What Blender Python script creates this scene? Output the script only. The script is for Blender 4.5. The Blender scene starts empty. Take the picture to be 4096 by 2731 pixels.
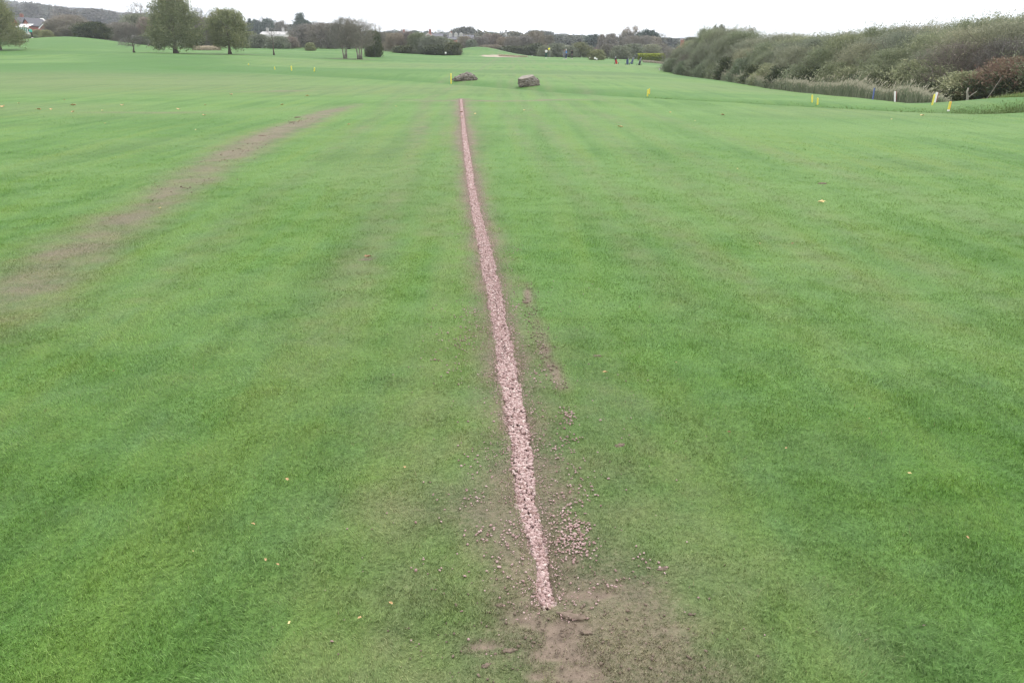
import bpy, bmesh, math, random
import numpy as np
from mathutils import Vector, Matrix
random.seed(7)
RNG = np.random.default_rng(7)
C = bpy.context.scene.collection

# ------------------------------------------------------------------ camera, sky, sun, exposure
CAM_H = 1.65
FPX = 3070.0
PITCH = math.atan((1365.5 - 200.0) / FPX)
cam_d = bpy.data.cameras.new('camera')
cam_d.lens = 36.0 * FPX / 4096.0
cam_d.sensor_width = 36.0
cam_d.clip_start = 0.05
cam_d.clip_end = 20000
cam = bpy.data.objects.new('camera', cam_d)
C.objects.link(cam)
cam.location = (0, 0, CAM_H)
cam.rotation_euler = (math.pi / 2 - PITCH, 0, 0)
bpy.context.scene.camera = cam

SUN_EL, SUN_ROT = math.radians(48), math.radians(35)
world = bpy.data.worlds.new('World')
bpy.context.scene.world = world
world.use_nodes = True
wn = world.node_tree.nodes; wl = world.node_tree.links
for n in list(wn): wn.remove(n)
sky = wn.new('ShaderNodeTexSky'); sky.sky_type = 'NISHITA'; sky.sun_disc = False
sky.sun_elevation = SUN_EL; sky.sun_rotation = SUN_ROT
sky.air_density = 1.0; sky.dust_density = 3.0; sky.ozone_density = 1.0
hsv = wn.new('ShaderNodeHueSaturation'); hsv.inputs['Saturation'].default_value = 0.12
hsv.inputs['Value'].default_value = 1.0
wl.new(sky.outputs[0], hsv.inputs['Color'])
tc = wn.new('ShaderNodeTexCoord')
mp = wn.new('ShaderNodeMapping'); mp.inputs['Scale'].default_value = (1.2, 1.2, 5.0)
wl.new(tc.outputs['Generated'], mp.inputs['Vector'])
nz = wn.new('ShaderNodeTexNoise'); nz.inputs['Scale'].default_value = 2.0; nz.inputs['Detail'].default_value = 5
wl.new(mp.outputs[0], nz.inputs['Vector'])
rp = wn.new('ShaderNodeValToRGB')
rp.color_ramp.elements[0].position = 0.3; rp.color_ramp.elements[0].color = (9.5, 9.6, 10.0, 1)
rp.color_ramp.elements[1].position = 0.75; rp.color_ramp.elements[1].color = (12.5, 12.5, 12.5, 1)
wl.new(nz.outputs['Fac'], rp.inputs['Fac'])
mxw = wn.new('ShaderNodeMix'); mxw.data_type = 'RGBA'; mxw.inputs['Factor'].default_value = 0.8
wl.new(hsv.outputs[0], mxw.inputs['A']); wl.new(rp.outputs[0], mxw.inputs['B'])
bg = wn.new('ShaderNodeBackground'); bg.inputs['Strength'].default_value = 0.12
wl.new(mxw.outputs['Result'], bg.inputs['Color'])
wo = wn.new('ShaderNodeOutputWorld'); wl.new(bg.outputs[0], wo.inputs['Surface'])

sun_d = bpy.data.lights.new('sun', 'SUN'); sun_d.energy = 1.1; sun_d.angle = math.radians(22)
sun_d.color = (1.0, 0.97, 0.92)
sun = bpy.data.objects.new('sun', sun_d); C.objects.link(sun)
sun.rotation_euler = (math.pi / 2 - SUN_EL, 0, math.pi - SUN_ROT)
sun.location = (0, 0, 60)
vs = bpy.context.scene.view_settings
vs.view_transform = 'Standard'; vs.look = 'None'; vs.gamma = 1; vs.exposure = 0.80

bpy.context.scene.cycles.use_denoising = True
bpy.context.scene.cycles.filter_width = 1.35

# ------------------------------------------------------------------ measuring the place
cp, sp = math.cos(PITCH), math.sin(PITCH)
def slope_at(py):
    v = (1365.5 - np.asarray(py, float)) / FPX
    return (-sp + v * cp) / (cp + v * sp)
def ray_xz(px, py, Y):
    """X and Z of the sight line through a photo point at the depth Y"""
    u = (px - 2048.0) / FPX; v = (1365.5 - py) / FPX
    k = Y / (cp + v * sp)
    return u * k, CAM_H + (-sp + v * cp) * k
def flat(px, py):
    """point of the level lawn seen at a photo point"""
    s = float(slope_at(py)); Y = -CAM_H / s
    return ray_xz(px, py, Y)[0], Y
def mpp(Y):                       # metres per photo pixel at depth Y near eye level
    return Y * 1.063 / FPX

COLS = [-400, 0, 300, 700, 1000, 1400, 1700, 1920, 2200, 2600, 3000, 3400, 3800, 4300]
F_ = None
ROWS = {
    14:   [F_] * 14,
    20:   [F_] * 14,
    28:   [F_] * 10 + [406, 414, 428, 432],
    40:   [338, 338, 338, 340, 341, 343, 343, 343, 345, 352, 368, 388, 424, 430],
    60:   [283, 283, 284, 290, 292, 295, 296, 297, 298, 306, 336, 388, 424, 430],
    90:   [238, 238, 240, 248, 252, 259, 262, 264, 266, 286, 336, 386, 420, 426],
    110:  [200, 202, 204, 216, 219, 238, 247, 251, 254, 268, 334, 382, 412, 418],
    130:  [172, 178, 168, 204, 208, 223, 237, 242, 245, 256, 326, 370, 400, 405],
    160:  [165, 168, 157, 191, 196, 202, 222, 230, 234, 244, 310, 350, 380, 385],
    220:  [162, 163, 156, 180, 185, 192, 214, 219, 226, 232, 280, 320, 345, 350],
    400:  [140, 140, 142, 150, 168, 186, 203, 206, 210, 214, 225, 240, 250, 250],
    700:  [95, 95, 100, 120, 142, 168, 185, 186, 186, 190, 195, 200, 205, 205],
    1200: [38, 42, 62, 90, 118, 150, 162, 162, 168, 172, 176, 180, 180, 180],
    1900: [30, 35, 50, 85, 110, 134, 138, 140, 150, 156, 160, 160, 160, 160],
    3800: [60, 65, 80, 105, 128, 140, 145, 146, 156, 160, 165, 165, 165, 165],
}
RY = np.array(sorted(ROWS), float)
CA = (np.array(COLS, float) - 2048) / FPX / 1.062
ST = np.zeros((len(RY), len(CA)))
for i, y in enumerate(RY):
    for j, v in enumerate(ROWS[int(y)]):
        ST[i, j] = -CAM_H / y if v is None else float(slope_at(v))
ST0 = ST + CAM_H / RY[:, None]          # height above the level lawn, divided by the distance
def hermite(knots, vals, x):
    """cubic interpolation along axis 0 with x an array; vals (K,N) or (K,)"""
    x = np.clip(x, knots[0], knots[-1])
    i = np.clip(np.searchsorted(knots, x) - 1, 0, len(knots) - 2)
    return i, (x - knots[i]) / (knots[i + 1] - knots[i])
def terrain(X, Y):
    X = np.asarray(X, float); Y = np.asarray(Y, float)
    Yc = np.clip(Y, 14.0, 3800.0)
    a = np.clip(X / np.maximum(Y, 14.0), CA[0], CA[-1])
    ly = np.log(RY)
    i, t = hermite(ly, None, np.log(Yc))
    j, s = hermite(CA, None, a)
    def tan_row(ii):      # slopes wrt index, along rows
        lo = np.clip(ii - 1, 0, len(RY) - 1); hi = np.clip(ii + 1, 0, len(RY) - 1)
        return lo, hi
    def val(ii, jj): return ST0[np.clip(ii, 0, len(RY) - 1), np.clip(jj, 0, len(CA) - 1)]
    def cubic(p0, p1, p2, p3, t):
        m1 = (p2 - p0) * .5; m2 = (p3 - p1) * .5
        # limited so that no overshoot appears
        d = p2 - p1
        m1 = np.where(d * m1 <= 0, 0, np.sign(d) * np.minimum(np.abs(m1), 2 * np.abs(d)))
        m2 = np.where(d * m2 <= 0, 0, np.sign(d) * np.minimum(np.abs(m2), 2 * np.abs(d)))
        t2 = t * t; t3 = t2 * t
        return (2*t3 - 3*t2 + 1) * p1 + (t3 - 2*t2 + t) * m1 + (-2*t3 + 3*t2) * p2 + (t3 - t2) * m2
    rows = []
    for k in (-1, 0, 1, 2):
        rows.append(cubic(val(i + k, j - 1), val(i + k, j), val(i + k, j + 1), val(i + k, j + 2), s))
    z = cubic(*rows, t) * Yc
    for (bx, by, amp, sx, sy, sh) in BUMPS:
        dx = X - bx; dy = Y - by - sh * (X - bx)
        z = z + amp * np.exp(-(dx / sx) ** 2 - (dy / sy) ** 2)
    # shallow grassy swale that crosses the course
    d, _ = poly_dist(X, Y, SWALE)
    w = .85 + np.maximum(Y - 30, 0) * .02
    z = z - (0.22 + .16 * np.clip((X - 6) / 6, 0, 1)) * np.exp(-(d / w) ** 2)
    return z
def poly_dist(X, Y, pts):
    best = np.full(np.shape(X), 1e9); prm = np.zeros(np.shape(X)); acc = 0.0
    for (ax, ay), (bx, by) in zip(pts[:-1], pts[1:]):
        dx, dy = bx - ax, by - ay; L2 = dx * dx + dy * dy
        t = np.clip(((X - ax) * dx + (Y - ay) * dy) / L2, 0, 1)
        d = np.hypot(X - ax - t * dx, Y - ay - t * dy)
        m = d < best
        best = np.where(m, d, best); prm = np.where(m, acc + t, prm); acc += 1
    return best, prm
def bump(px, Y, amp, sx, sy, sh=0.0): return (px_x(px, Y), Y, amp, sx, sy, sh)
def px_x(px, Y): return (px - 2048) / FPX / 1.062 * Y
BUMPS = [
    bump(780, 88, 0.75, 11, 11), bump(420, 98, 0.35, 10, 9),
    bump(1920, 196, 1.9, 8.0, 16), bump(4120, 27.5, 0.34, 3.0, 2.2, 0.15), bump(4400, 24, 0.2, 4.0, 2.5),
    bump(250, 150, 0.5, 14, 10), bump(2560, 100, .25, 14, 6), bump(1500, 62, .2, 9, 5),
]
SWALE = [flat(*p) for p in ((700, 282), (1100, 294), (1500, 308), (1800, 327), (2180, 352), (2600, 380), (2950, 398),
                            (3300, 414), (3600, 428), (3860, 440))] + [(21.0, 25.5), (26, 27.5)]
def G(px, Y):
    x = px_x(px, Y); return x, float(terrain(np.array([x]), np.array([Y]))[0])
def gz(x, y): return float(terrain(np.array([float(x)]), np.array([float(y)]))[0])

# ------------------------------------------------------------------ features of the lawn
TR = [  # left edge, right edge, photo row of the gravel strip
    (1840, 1848, 396), (1841, 1852, 430), (1844, 1857, 470), (1848, 1865, 530), (1858, 1884, 640), (1871, 1900, 741), (1878, 1911, 790),
    (1889, 1929, 856), (1902, 1950, 933), (1914, 1973, 1009), (1929, 1988, 1086), (1945, 2004, 1147), (1960, 2024, 1255),
    (1979, 2045, 1360), (1988, 2068, 1466), (2007, 2091, 1571), (2022, 2111, 1676), (2036, 2128, 1760), (2041, 2144, 1850), (2056, 2147, 1925),
    (2065, 2144, 1986), (2082, 2163, 2056), (2100, 2172, 2120), (2120, 2186, 2180), (2137, 2198, 2240), (2142, 2214, 2342), (2160, 2240, 2425)]
tl = [flat(a, y) for a, b, y in TR]; trr = [flat(b, y) for a, b, y in TR]
TY = np.array([p[1] for p in tl])[::-1]
TLX = np.array([p[0] for p in tl])[::-1]; TRX = np.array([p[0] for p in trr])[::-1]
def trench_edges(Y): return np.interp(Y, TY, TLX), np.interp(Y, TY, TRX)
def trench_out(X, Y):
    """distance outside the gravel strip (negative inside)"""
    l, r = trench_edges(Y)
    d = np.maximum(l - X, X - r)
    over = np.maximum(Y - TY[-1], 0) + np.maximum(TY[0] - Y, 0)
    return np.where(over > 0, np.hypot(np.maximum(d, 0), over) + .001, d)
SCAR = [flat(*p) for p in ((1430, 418), (1330, 445), (1250, 472), (1140, 520), (1080, 548), (1000, 580), (900, 635), (780, 705), (650, 785), (500, 880),
                           (350, 975), (200, 1075), (30, 1190), (-150, 1300))]
CROSS = [flat(*p) for p in ((1560, 404), (1700, 405), (1843, 402), (2000, 405), (2230, 400), (2500, 398))]
RUT = [flat(*p) for p in ((2100, 1135), (2112, 1180), (2120, 1240), (2150, 1290), (2162, 1360), (2180, 1420), (2215, 1480), (2250, 1560))]
def val_noise(X, Y, s, seed):
    """cheap smooth value noise on a hashed lattice"""
    x = X / s; y = Y / s; xi = np.floor(x); yi = np.floor(y); fx = x - xi; fy = y - yi
    fx = fx * fx * (3 - 2 * fx); fy = fy * fy * (3 - 2 * fy)
    def h(a, b):
        v = np.sin(a * 127.1 + b * 311.7 + seed * 74.7) * 43758.5453
        return v - np.floor(v)
    return (h(xi, yi) * (1 - fx) + h(xi + 1, yi) * fx) * (1 - fy) + (h(xi, yi + 1) * (1 - fx) + h(xi + 1, yi + 1) * fx) * fy
def fbm(X, Y, s, seed, o=4):
    t = 0; a = .5
    for k in range(o): t = t + a * val_noise(X, Y, s / 2 ** k, seed + k * 3.1); a *= .5
    return t / (1 - .5 ** o)
MUD = [(2140, 2470, .075, .035), (2230, 2500, .13, .045), (2240, 2560, .07, .06), (2230, 2620, .10, .05), (2260, 2690, .12, .05),
       (2130, 2700, .08, .03), (2480, 2340, .035, .015), (2300, 2250, .05, .03), (2115, 2400, .04, .03), 
       (1465, 1036, .07, .05), (1960, 2580, .06, .02), (2700, 2520, .04, .015), (930, 2340, .03, .02), (2330, 2380, .09, .03)]
MUDP = [(flat(a, b), c, d) for a, b, c, d in MUD]
def features(X, Y):
    """wear (0 green .. 1 straw and soil showing), mud (bare soil, also the browned ditch bottom), rough (longer dark grass)"""
    n1 = fbm(X, Y, .5, 1.0); n2 = fbm(X, Y, .12, 5.0); n3 = fbm(X, Y, 3.0, 9.0)
    d = trench_out(X, Y)
    sig = np.interp(Y, [1.8, 2.6, 4, 8, 15, 28], [.30, .24, .15, .13, .22, .35])
    wear = .95 * np.exp(-(np.maximum(d, 0) / sig) ** 1.6)
    # trampled, muddied ground round the near end of the strip
    cx, cy = flat(2330, 2500)
    wear = np.maximum(wear, 1.0 * np.exp(-((X - cx) / .42) ** 2 - ((Y - cy) / .50) ** 2))
    cx, cy = flat(2080, 2000)
    wear = np.maximum(wear, .8 * np.exp(-((X - cx) / .36) ** 2 - ((Y - cy) / .75) ** 2))
    cx, cy = flat(2560, 2680)
    wear = np.maximum(wear, .8 * np.exp(-((X - cx) / .38) ** 2 - ((Y - cy) / .2) ** 2))
    # broad trampled margin near the strip's end and pale wheel lines running beside it
    l_, r_e = trench_edges(Y); tc = X - (l_ + r_e) / 2
    wear = np.maximum(wear, .42 * np.exp(-(tc / .75) ** 4) * np.clip((5.5 - Y) / 3, 0, 1))
    for off_, w_, a_ in ((-1.05, .26, .36), (-.45, .12, .22), (1.25, .18, .20), (1.9, .22, .26), (2.9, .3, .24), (3.7, .25, .22), (-2.4, .25, .22), (5.2, .3, .2)):
        wear = np.maximum(wear, a_ * np.exp(-((tc - off_ - .12 * np.sin(Y * .21 + off_)) / w_) ** 2) * np.clip((Y - 3) / 3, 0, 1) * (.5 + n3))
    ds, ps = poly_dist(X, Y, SCAR)
    st = np.interp(ps, [0, 1, 2, 3, 4, 5, 6, 7, 8, 9, 10, 11, 12, 13], [.4, .9, .9, 1.0, 1.0, 1.0, 1.0, .95, .85, .82, .80, .78, .80, .75])
    ws = np.interp(ps, [0, 3, 6, 9, 13], [.35, .50, .45, .40, .55]) * (.75 + .5 * n1)
    wear = np.maximum(wear, st * np.exp(-(ds / ws) ** 2.2))
    dc, pc = poly_dist(X, Y, CROSS)
    wear = np.maximum(wear, np.interp(pc, [0, 1, 2, 4, 5], [.2, .6, .95, .75, .2]) * np.exp(-(dc / .35) ** 2))
    for (px, py, rx, ry, a) in ((1130, 364, 1.6, .5, .95), (1060, 368, 2.0, .4, .7), (560, 450, 2.2, .35, .6), (1700, 400, 1.2, .8, .3),
                                (1880, 825, .25, .35, .5), (1750, 850, .25, .8, .35), (1760, 930, .3, .5, .3), (2080, 470, .4, 1.5, .25),
                                (2600, 900, .8, .5, .15), (3500, 1500, .5, .5, .12), (3000, 2300, .3, .2, .3), (3250, 2600, .3, .2, .2)):
        fx, fy = flat(px, py)
        wear = np.maximum(wear, a * np.exp(-((X - fx) / rx) ** 2 - ((Y - fy) / ry) ** 2))
    dr, pr = poly_dist(X, Y, RUT)
    wear = np.maximum(wear, .75 * np.exp(-(dr / .06) ** 2))
    n5 = fbm(X, Y, 1.7, 13.0)
    wear = np.clip(wear * (.30 + .9 * n1 + .55 * n5) + (n2 - .5) * .5 * np.clip(wear * 4, 0, 1), 0, 1)
    wear = np.clip(wear + np.clip((n3 - .62) * .8, 0, .12), 0, 1)
    mud = np.zeros(np.shape(X))
    for (mx, my), rx, ry in MUDP:
        mud = np.maximum(mud, np.exp(-(((X - mx) / rx) ** 2 + ((Y - my) / ry) ** 2)))
    mud = np.maximum(mud, np.interp(pr, [0, .6, 1, 2, 3, 4, 5, 6, 7], [.3, .9, 1, .8, .3, .5, .4, .5, 0]) * np.exp(-(dr / .045) ** 2))
    mud = np.maximum(mud, .42 * np.exp(-(ds / .30) ** 2) * np.interp(ps, [1, 2, 4, 6, 7.5], [0, .9, 1, 1, 0]) * (n2 > .5))
    mud = np.clip((mud * 1.25 + (n2 - .5) * 1.5 + (n1 - .5) * .9 - .68) * 3, 0, 1) * (mud > .12)
    mud = np.maximum(mud, np.clip(1 - (d + .004) / .006, 0, 1))     # soil under the gravel
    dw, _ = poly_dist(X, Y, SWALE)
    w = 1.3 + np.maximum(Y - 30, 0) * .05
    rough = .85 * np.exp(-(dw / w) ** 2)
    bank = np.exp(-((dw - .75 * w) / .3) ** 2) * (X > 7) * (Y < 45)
    nb = fbm(X * .16, Y, 9.0, 21.0, 3)
    rough = np.maximum(rough, np.clip((nb - .47) * 5, 0, .8) * np.clip((Y - 42) / 20, 0, 1))
    rough = np.maximum(rough, .9 * np.exp(-((X - px_x(4120, 27.5)) / 3.5) ** 2 - ((Y - 27.5) / 3.2) ** 2))
    wear = np.maximum(wear, np.exp(-(dw / .55) ** 2) * np.interp(X, [6, 9, 14, 19], [0, .4, .9, 1.0]) * (Y < 45) * (.6 + .6 * n1))  # browner tone along the ditch, stronger towards the right
    mud = np.maximum(mud, np.exp(-((dw - .1) / .38) ** 2) * np.interp(X, [8, 12, 17, 19], [0, .3, .9, 1.0]) * (Y < 45) * np.clip(n1 * 2 - .2, 0, 1))  # soil tone on the ditch bottom, put in to darken its line
    ax_ = X / np.maximum(Y, 1)
    def zone(px, Yc, rp, ry, a): return a * np.exp(-((ax_ - px_x(px, 1.0)) / px_x(2048 + rp, 1.0)) ** 4 - ((Y - Yc) / ry) ** 4)
    for z_ in ((650, 82, 340, 15, .95), (300, 128, 420, 16, .8), (1150, 118, 380, 13, .7), (1500, 63, 300, 7, .7), (1750, 128, 330, 20, .6), (2420, 34.5, 260, 3.6, .75), (2350, 128, 330, 9, .6),
               (2900, 33.5, 330, 2.6, .6), (3150, 28.5, 420, 1.0, .5), (600, 19.5, 500, 2.2, .35), (3300, 20, 700, 1.5, .3)):
        rough = np.maximum(rough, zone(*z_) * (.55 + .7 * n3))
    for z_ in ((500, 45, 800, 13, .40), (1450, 36, 600, 5, .34), (1500, 88, 500, 12, .26), (2300, 62, 420, 14, .22), (2900, 45, 300, 7, .22), (2300, 104, 500, 10, .26), (150, 24, 400, 3, .25), (1500, 12, 250, 5, .22), (3500, 23, 500, 2.5, .22)):
        wear = np.maximum(wear, zone(*z_) * (.5 + .8 * n1))
    # tree shade leaves thin soil rings round two trunks
    for (px, Yt, r) in ((708, 110, 4.5), (925, 110, 3.5), (1378, 112, 1.5), (1440, 112, 2.0)):
        wear = np.maximum(wear, .7 * np.exp(-((X - px_x(px, Yt)) / r) ** 2 - ((Y - Yt + 1.0) / 2.2) ** 2))
    sand = np.exp(-(((X - px_x(2005, 172)) / 4.6) ** 2 + ((Y - 172) / 5.5) ** 2) ** 2)
    sand = np.clip((sand - .35) * 4, 0, 1)
    return wear, mud, rough, sand

# ------------------------------------------------------------------ helpers
def tag(o, label=None, cat=None, group=None, kind=None):
    if label and len(label.split()) > 16: label = label.replace(' of its kind', '').replace(' and ', ', ')
    if label: o['label'] = label
    if cat: o['category'] = cat
    if group: o['group'] = group
    if kind: o['kind'] = kind
    return o
def empty(name, loc, rz=0.0, label=None, cat=None, group=None):
    o = bpy.data.objects.new(name, None); C.objects.link(o)
    o.location = loc; o.rotation_euler = (0, 0, rz); o.empty_display_size = .1
    return tag(o, label, cat, group)
def link(name, me, mat=None, parent=None, loc=None):
    o = bpy.data.objects.new(name, me); C.objects.link(o)
    if mat is not None and not me.materials: me.materials.append(mat)
    if parent: o.parent = parent
    if loc is not None: o.location = loc
    return o
def np_mesh(name, V, faces, attrs=None, smooth=False, cols=None):
    me = bpy.data.meshes.new(name)
    V = np.asarray(V, np.float32)
    me.vertices.add(len(V)); me.vertices.foreach_set('co', V.ravel())
    faces = [np.asarray(f, np.int32) for f in faces if len(f)]
    idx = np.concatenate([f.ravel() for f in faces])
    tot = np.concatenate([np.full(len(f), f.shape[1], np.int32) for f in faces])
    start = np.concatenate([[0], np.cumsum(tot)[:-1]]).astype(np.int32)
    me.loops.add(len(idx)); me.loops.foreach_set('vertex_index', idx)
    me.polygons.add(len(tot)); me.polygons.foreach_set('loop_start', start); me.polygons.foreach_set('loop_total', tot)
    me.polygons.foreach_set('use_smooth', np.full(len(tot), smooth))
    for k, v in (attrs or {}).items():
        a = me.attributes.new(k, 'FLOAT', 'POINT'); a.data.foreach_set('value', np.asarray(v, np.float32))
    me.update(calc_edges=True)
    return me
class MB:
    """collects verts and faces for one mesh"""
    def __init__(s): s.v = []; s.f = []; s.m = []
    def add(s, vs, fs, mi=0):
        b = len(s.v); s.v += [tuple(v) for v in vs]; s.f += [tuple(b + i for i in f) for f in fs]; s.m += [mi] * len(fs)
    def box(s, c, d, mi=0, rz=0.0, tx=0.0, taper=1.0):
        x, y, z = d[0] / 2, d[1] / 2, d[2] / 2
        vs = []
        for k, (a, b, e) in enumerate(((-1,-1,-1),(1,-1,-1),(1,1,-1),(-1,1,-1),(-1,-1,1),(1,-1,1),(1,1,1),(-1,1,1))):
            t = taper if e > 0 else 1
            p = Vector((a * x * t, b * y * t, e * z))
            if tx: p = Matrix.Rotation(tx, 3, 'X') @ p
            if rz: p = Matrix.Rotation(rz, 3, 'Z') @ p
            vs.append(p + Vector(c))
        s.add(vs, [(3,2,1,0),(4,5,6,7),(0,1,5,4),(1,2,6,5),(2,3,7,6),(3,0,4,7)], mi)
    def tube(s, pts, rad, n=6, mi=0, cap=True):
        pts = [Vector(p) for p in pts]; rings = []
        if not hasattr(rad, '__len__'): rad = [rad] * len(pts)
        b = len(s.v)
        for i, p in enumerate(pts):
            d = (pts[min(i + 1, len(pts) - 1)] - pts[max(i - 1, 0)]).normalized()
            a = d.orthogonal().normalized() if abs(d.z) < .999 else Vector((1, 0, 0))
            a = (Vector((1, 0, 0)) - d * d.x).normalized() if abs(d.x) < .9 else a
            c = d.cross(a)
            for k in range(n):
                t = 2 * math.pi * k / n
                s.v.append(tuple(p + (a * math.cos(t) + c * math.sin(t)) * rad[i]))
        for i in range(len(pts) - 1):
            for k in range(n):
                s.f.append((b + i*n + k, b + i*n + (k+1) % n, b + (i+1)*n + (k+1) % n, b + (i+1)*n + k)); s.m.append(mi)
        if cap:
            s.f.append(tuple(b + k for k in reversed(range(n)))); s.m.append(mi)
            s.f.append(tuple(b + (len(pts) - 1) * n + k for k in range(n))); s.m.append(mi)
    def mesh(s, name, smooth=False):
        me = bpy.data.meshes.new(name); me.from_pydata(s.v, [], s.f)
        me.polygons.foreach_set('material_index', s.m)
        me.polygons.foreach_set('use_smooth', [smooth] * len(s.f)); me.update()
        return me
    def build(s, name, mats, parent=None, smooth=False, loc=None):
        me = s.mesh(name, smooth)
        for m in (mats if isinstance(mats, (list, tuple)) else [mats]): me.materials.append(m)
        return link(name, me, None, parent, loc)

# ------------------------------------------------------------------ materials
def new_mat(name):
    m = bpy.data.materials.new(name); m.use_nodes = True
    nt = m.node_tree
    for n in list(nt.nodes): nt.nodes.remove(n)
    return m, nt
class NT:
    def __init__(s, nt): s.nt = nt
    def n(s, t, **kw):
        x = s.nt.nodes.new(t)
        for k, v in kw.items(): setattr(x, k, v)
        return x
    def put(s, sock, v):
        if isinstance(v, bpy.types.NodeSocket): s.nt.links.new(v, sock)
        elif isinstance(v, (tuple, list)) and len(v) == 3 and sock.type == 'RGBA': sock.default_value = (*v, 1)
        else: sock.default_value = v
    def pos(s): return s.n('ShaderNodeNewGeometry').outputs['Position']
    def obj(s): return s.n('ShaderNodeTexCoord').outputs['Object']
    def attr(s, name):
        a = s.n('ShaderNodeAttribute'); a.attribute_name = name; return a.outputs['Fac']
    def scale(s, vec, sc):
        m = s.n('ShaderNodeMapping'); s.put(m.inputs['Vector'], vec); m.inputs['Scale'].default_value = sc; return m.outputs[0]
    def noise(s, vec, sc, det=3, rough=.5, dist=0):
        x = s.n('ShaderNodeTexNoise'); s.put(x.inputs['Vector'], vec); x.inputs['Scale'].default_value = sc
        x.inputs['Detail'].default_value = det; x.inputs['Roughness'].default_value = rough; x.inputs['Distortion'].default_value = dist
        return x.outputs['Fac']
    def math(s, op, a, b=0.0, clamp=False):
        x = s.n('ShaderNodeMath', operation=op); x.use_clamp = clamp
        s.put(x.inputs[0], a); s.put(x.inputs[1], b); return x.outputs[0]
    def rng(s, v, a, b, c=0.0, d=1.0):
        x = s.n('ShaderNodeMapRange'); s.put(x.inputs['Value'], v)
        for i, q in zip((1, 2, 3, 4), (a, b, c, d)): x.inputs[i].default_value = q
        return x.outputs[0]
    def mix(s, f, a, b, blend='MIX'):
        x = s.n('ShaderNodeMix', data_type='RGBA', blend_type=blend)
        s.put(x.inputs['Factor'], f); s.put(x.inputs['A'], a); s.put(x.inputs['B'], b); return x.outputs['Result']
    def bump(s, h, strength, dist):
        x = s.n('ShaderNodeBump'); s.put(x.inputs['Height'], h); x.inputs['Strength'].default_value = strength
        x.inputs['Distance'].default_value = dist; return x.outputs[0]
    def out(s, col, rough=.8, spec=.3, normal=None, trans=0.0):
        p = s.n('ShaderNodeBsdfPrincipled'); s.put(p.inputs['Base Color'], col); s.put(p.inputs['Roughness'], rough)
        p.inputs['Specular IOR Level'].default_value = spec
        if normal is not None: s.put(p.inputs['Normal'], normal)
        o = s.n('ShaderNodeOutputMaterial')
        if trans:
            t = s.n('ShaderNodeBsdfTranslucent'); s.put(t.inputs['Color'], col)
            m = s.n('ShaderNodeMixShader'); m.inputs[0].default_value = trans
            s.nt.links.new(p.outputs[0], m.inputs[1]); s.nt.links.new(t.outputs[0], m.inputs[2])
            s.nt.links.new(m.outputs[0], o.inputs['Surface'])
        else: s.nt.links.new(p.outputs[0], o.inputs['Surface'])
def plain(name, col, rough=.7, spec=.3, var=.18, scale=6.0, metal=0.0):
    m, nt = new_mat(name); b = NT(nt)
    n = b.noise(b.obj(), scale, 4, .6)
    d = tuple(c * (1 - var) for c in col); l = tuple(min(1, c * (1 + var)) for c in col)
    b.out(b.mix(b.rng(n, .3, .7), d, l), rough, spec, b.bump(n, .15, .01))
    if metal: [x for x in nt.nodes if x.type == 'BSDF_PRINCIPLED'][0].inputs['Metallic'].default_value = metal
    return m

SOIL = (.190, .146, .112)
def lawn_colour(b, blades):
    P = b.pos()
    n_a = b.noise(P, .55, 5, .6, .3)
    n_b = b.noise(b.scale(P, (1.9, .10, 1)), 1.0, 4, .55)          # mower and wheel streaks running away
    n_c = b.noise(b.scale(P, (.035, .16, 1)), 1.0, 4, .55)         # broad bands across the course
    n_d = b.noise(P, 2.6, 4, .6)
    n_e = b.noise(P, 45, 3, .7)
    g1 = (.076, .168, .029); g2 = (.102, .202, .048); blue = (.084, .166, .064); yel = (.112, .192, .034); dk = (.045, .120, .018)
    n_f = b.noise(P, .21, 4, .6, .5)
    col = b.mix(b.rng(n_a, .38, .62), g1, g2)
    col = b.mix(b.math('MULTIPLY', b.rng(n_f, .48, .66), .4), col, (.068, .162, .024))
    col = b.mix(b.math('MULTIPLY', b.rng(n_d, .46, .70), .42), col, blue)
    col = b.mix(b.math('MULTIPLY', b.rng(n_d, .45, .28), .5), col, (.105, .178, .034))
    col = b.mix(b.math('MULTIPLY', b.rng(n_b, .5, .66), .6), col, yel)
    col = b.mix(b.math('MULTIPLY', b.rng(n_b, .5, .34), .55), col, dk)
    col = b.mix(b.math('MULTIPLY', b.rng(n_c, .47, .60), .65), col, (.108, .200, .052))
    rough = b.attr('rough')
    col = b.mix(b.math('MULTIPLY', rough, .85), col, (.044, .128, .022))
    wear = b.attr('wear')
    straw = b.mix(b.rng(n_d, .35, .65), (.168, .155, .094), (.118, .120, .070))
    straw = b.mix(b.math('MULTIPLY', b.rng(b.noise(P, 5.5, 4, .65), .50, .62), b.math('MULTIPLY', wear, .45)), straw, (.082, .080, .054))
    col = b.mix(b.math('MULTIPLY', wear, .95 if not blades else .82, True), col, straw)
    return P, col, n_a, n_d, n_e, wear
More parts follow.
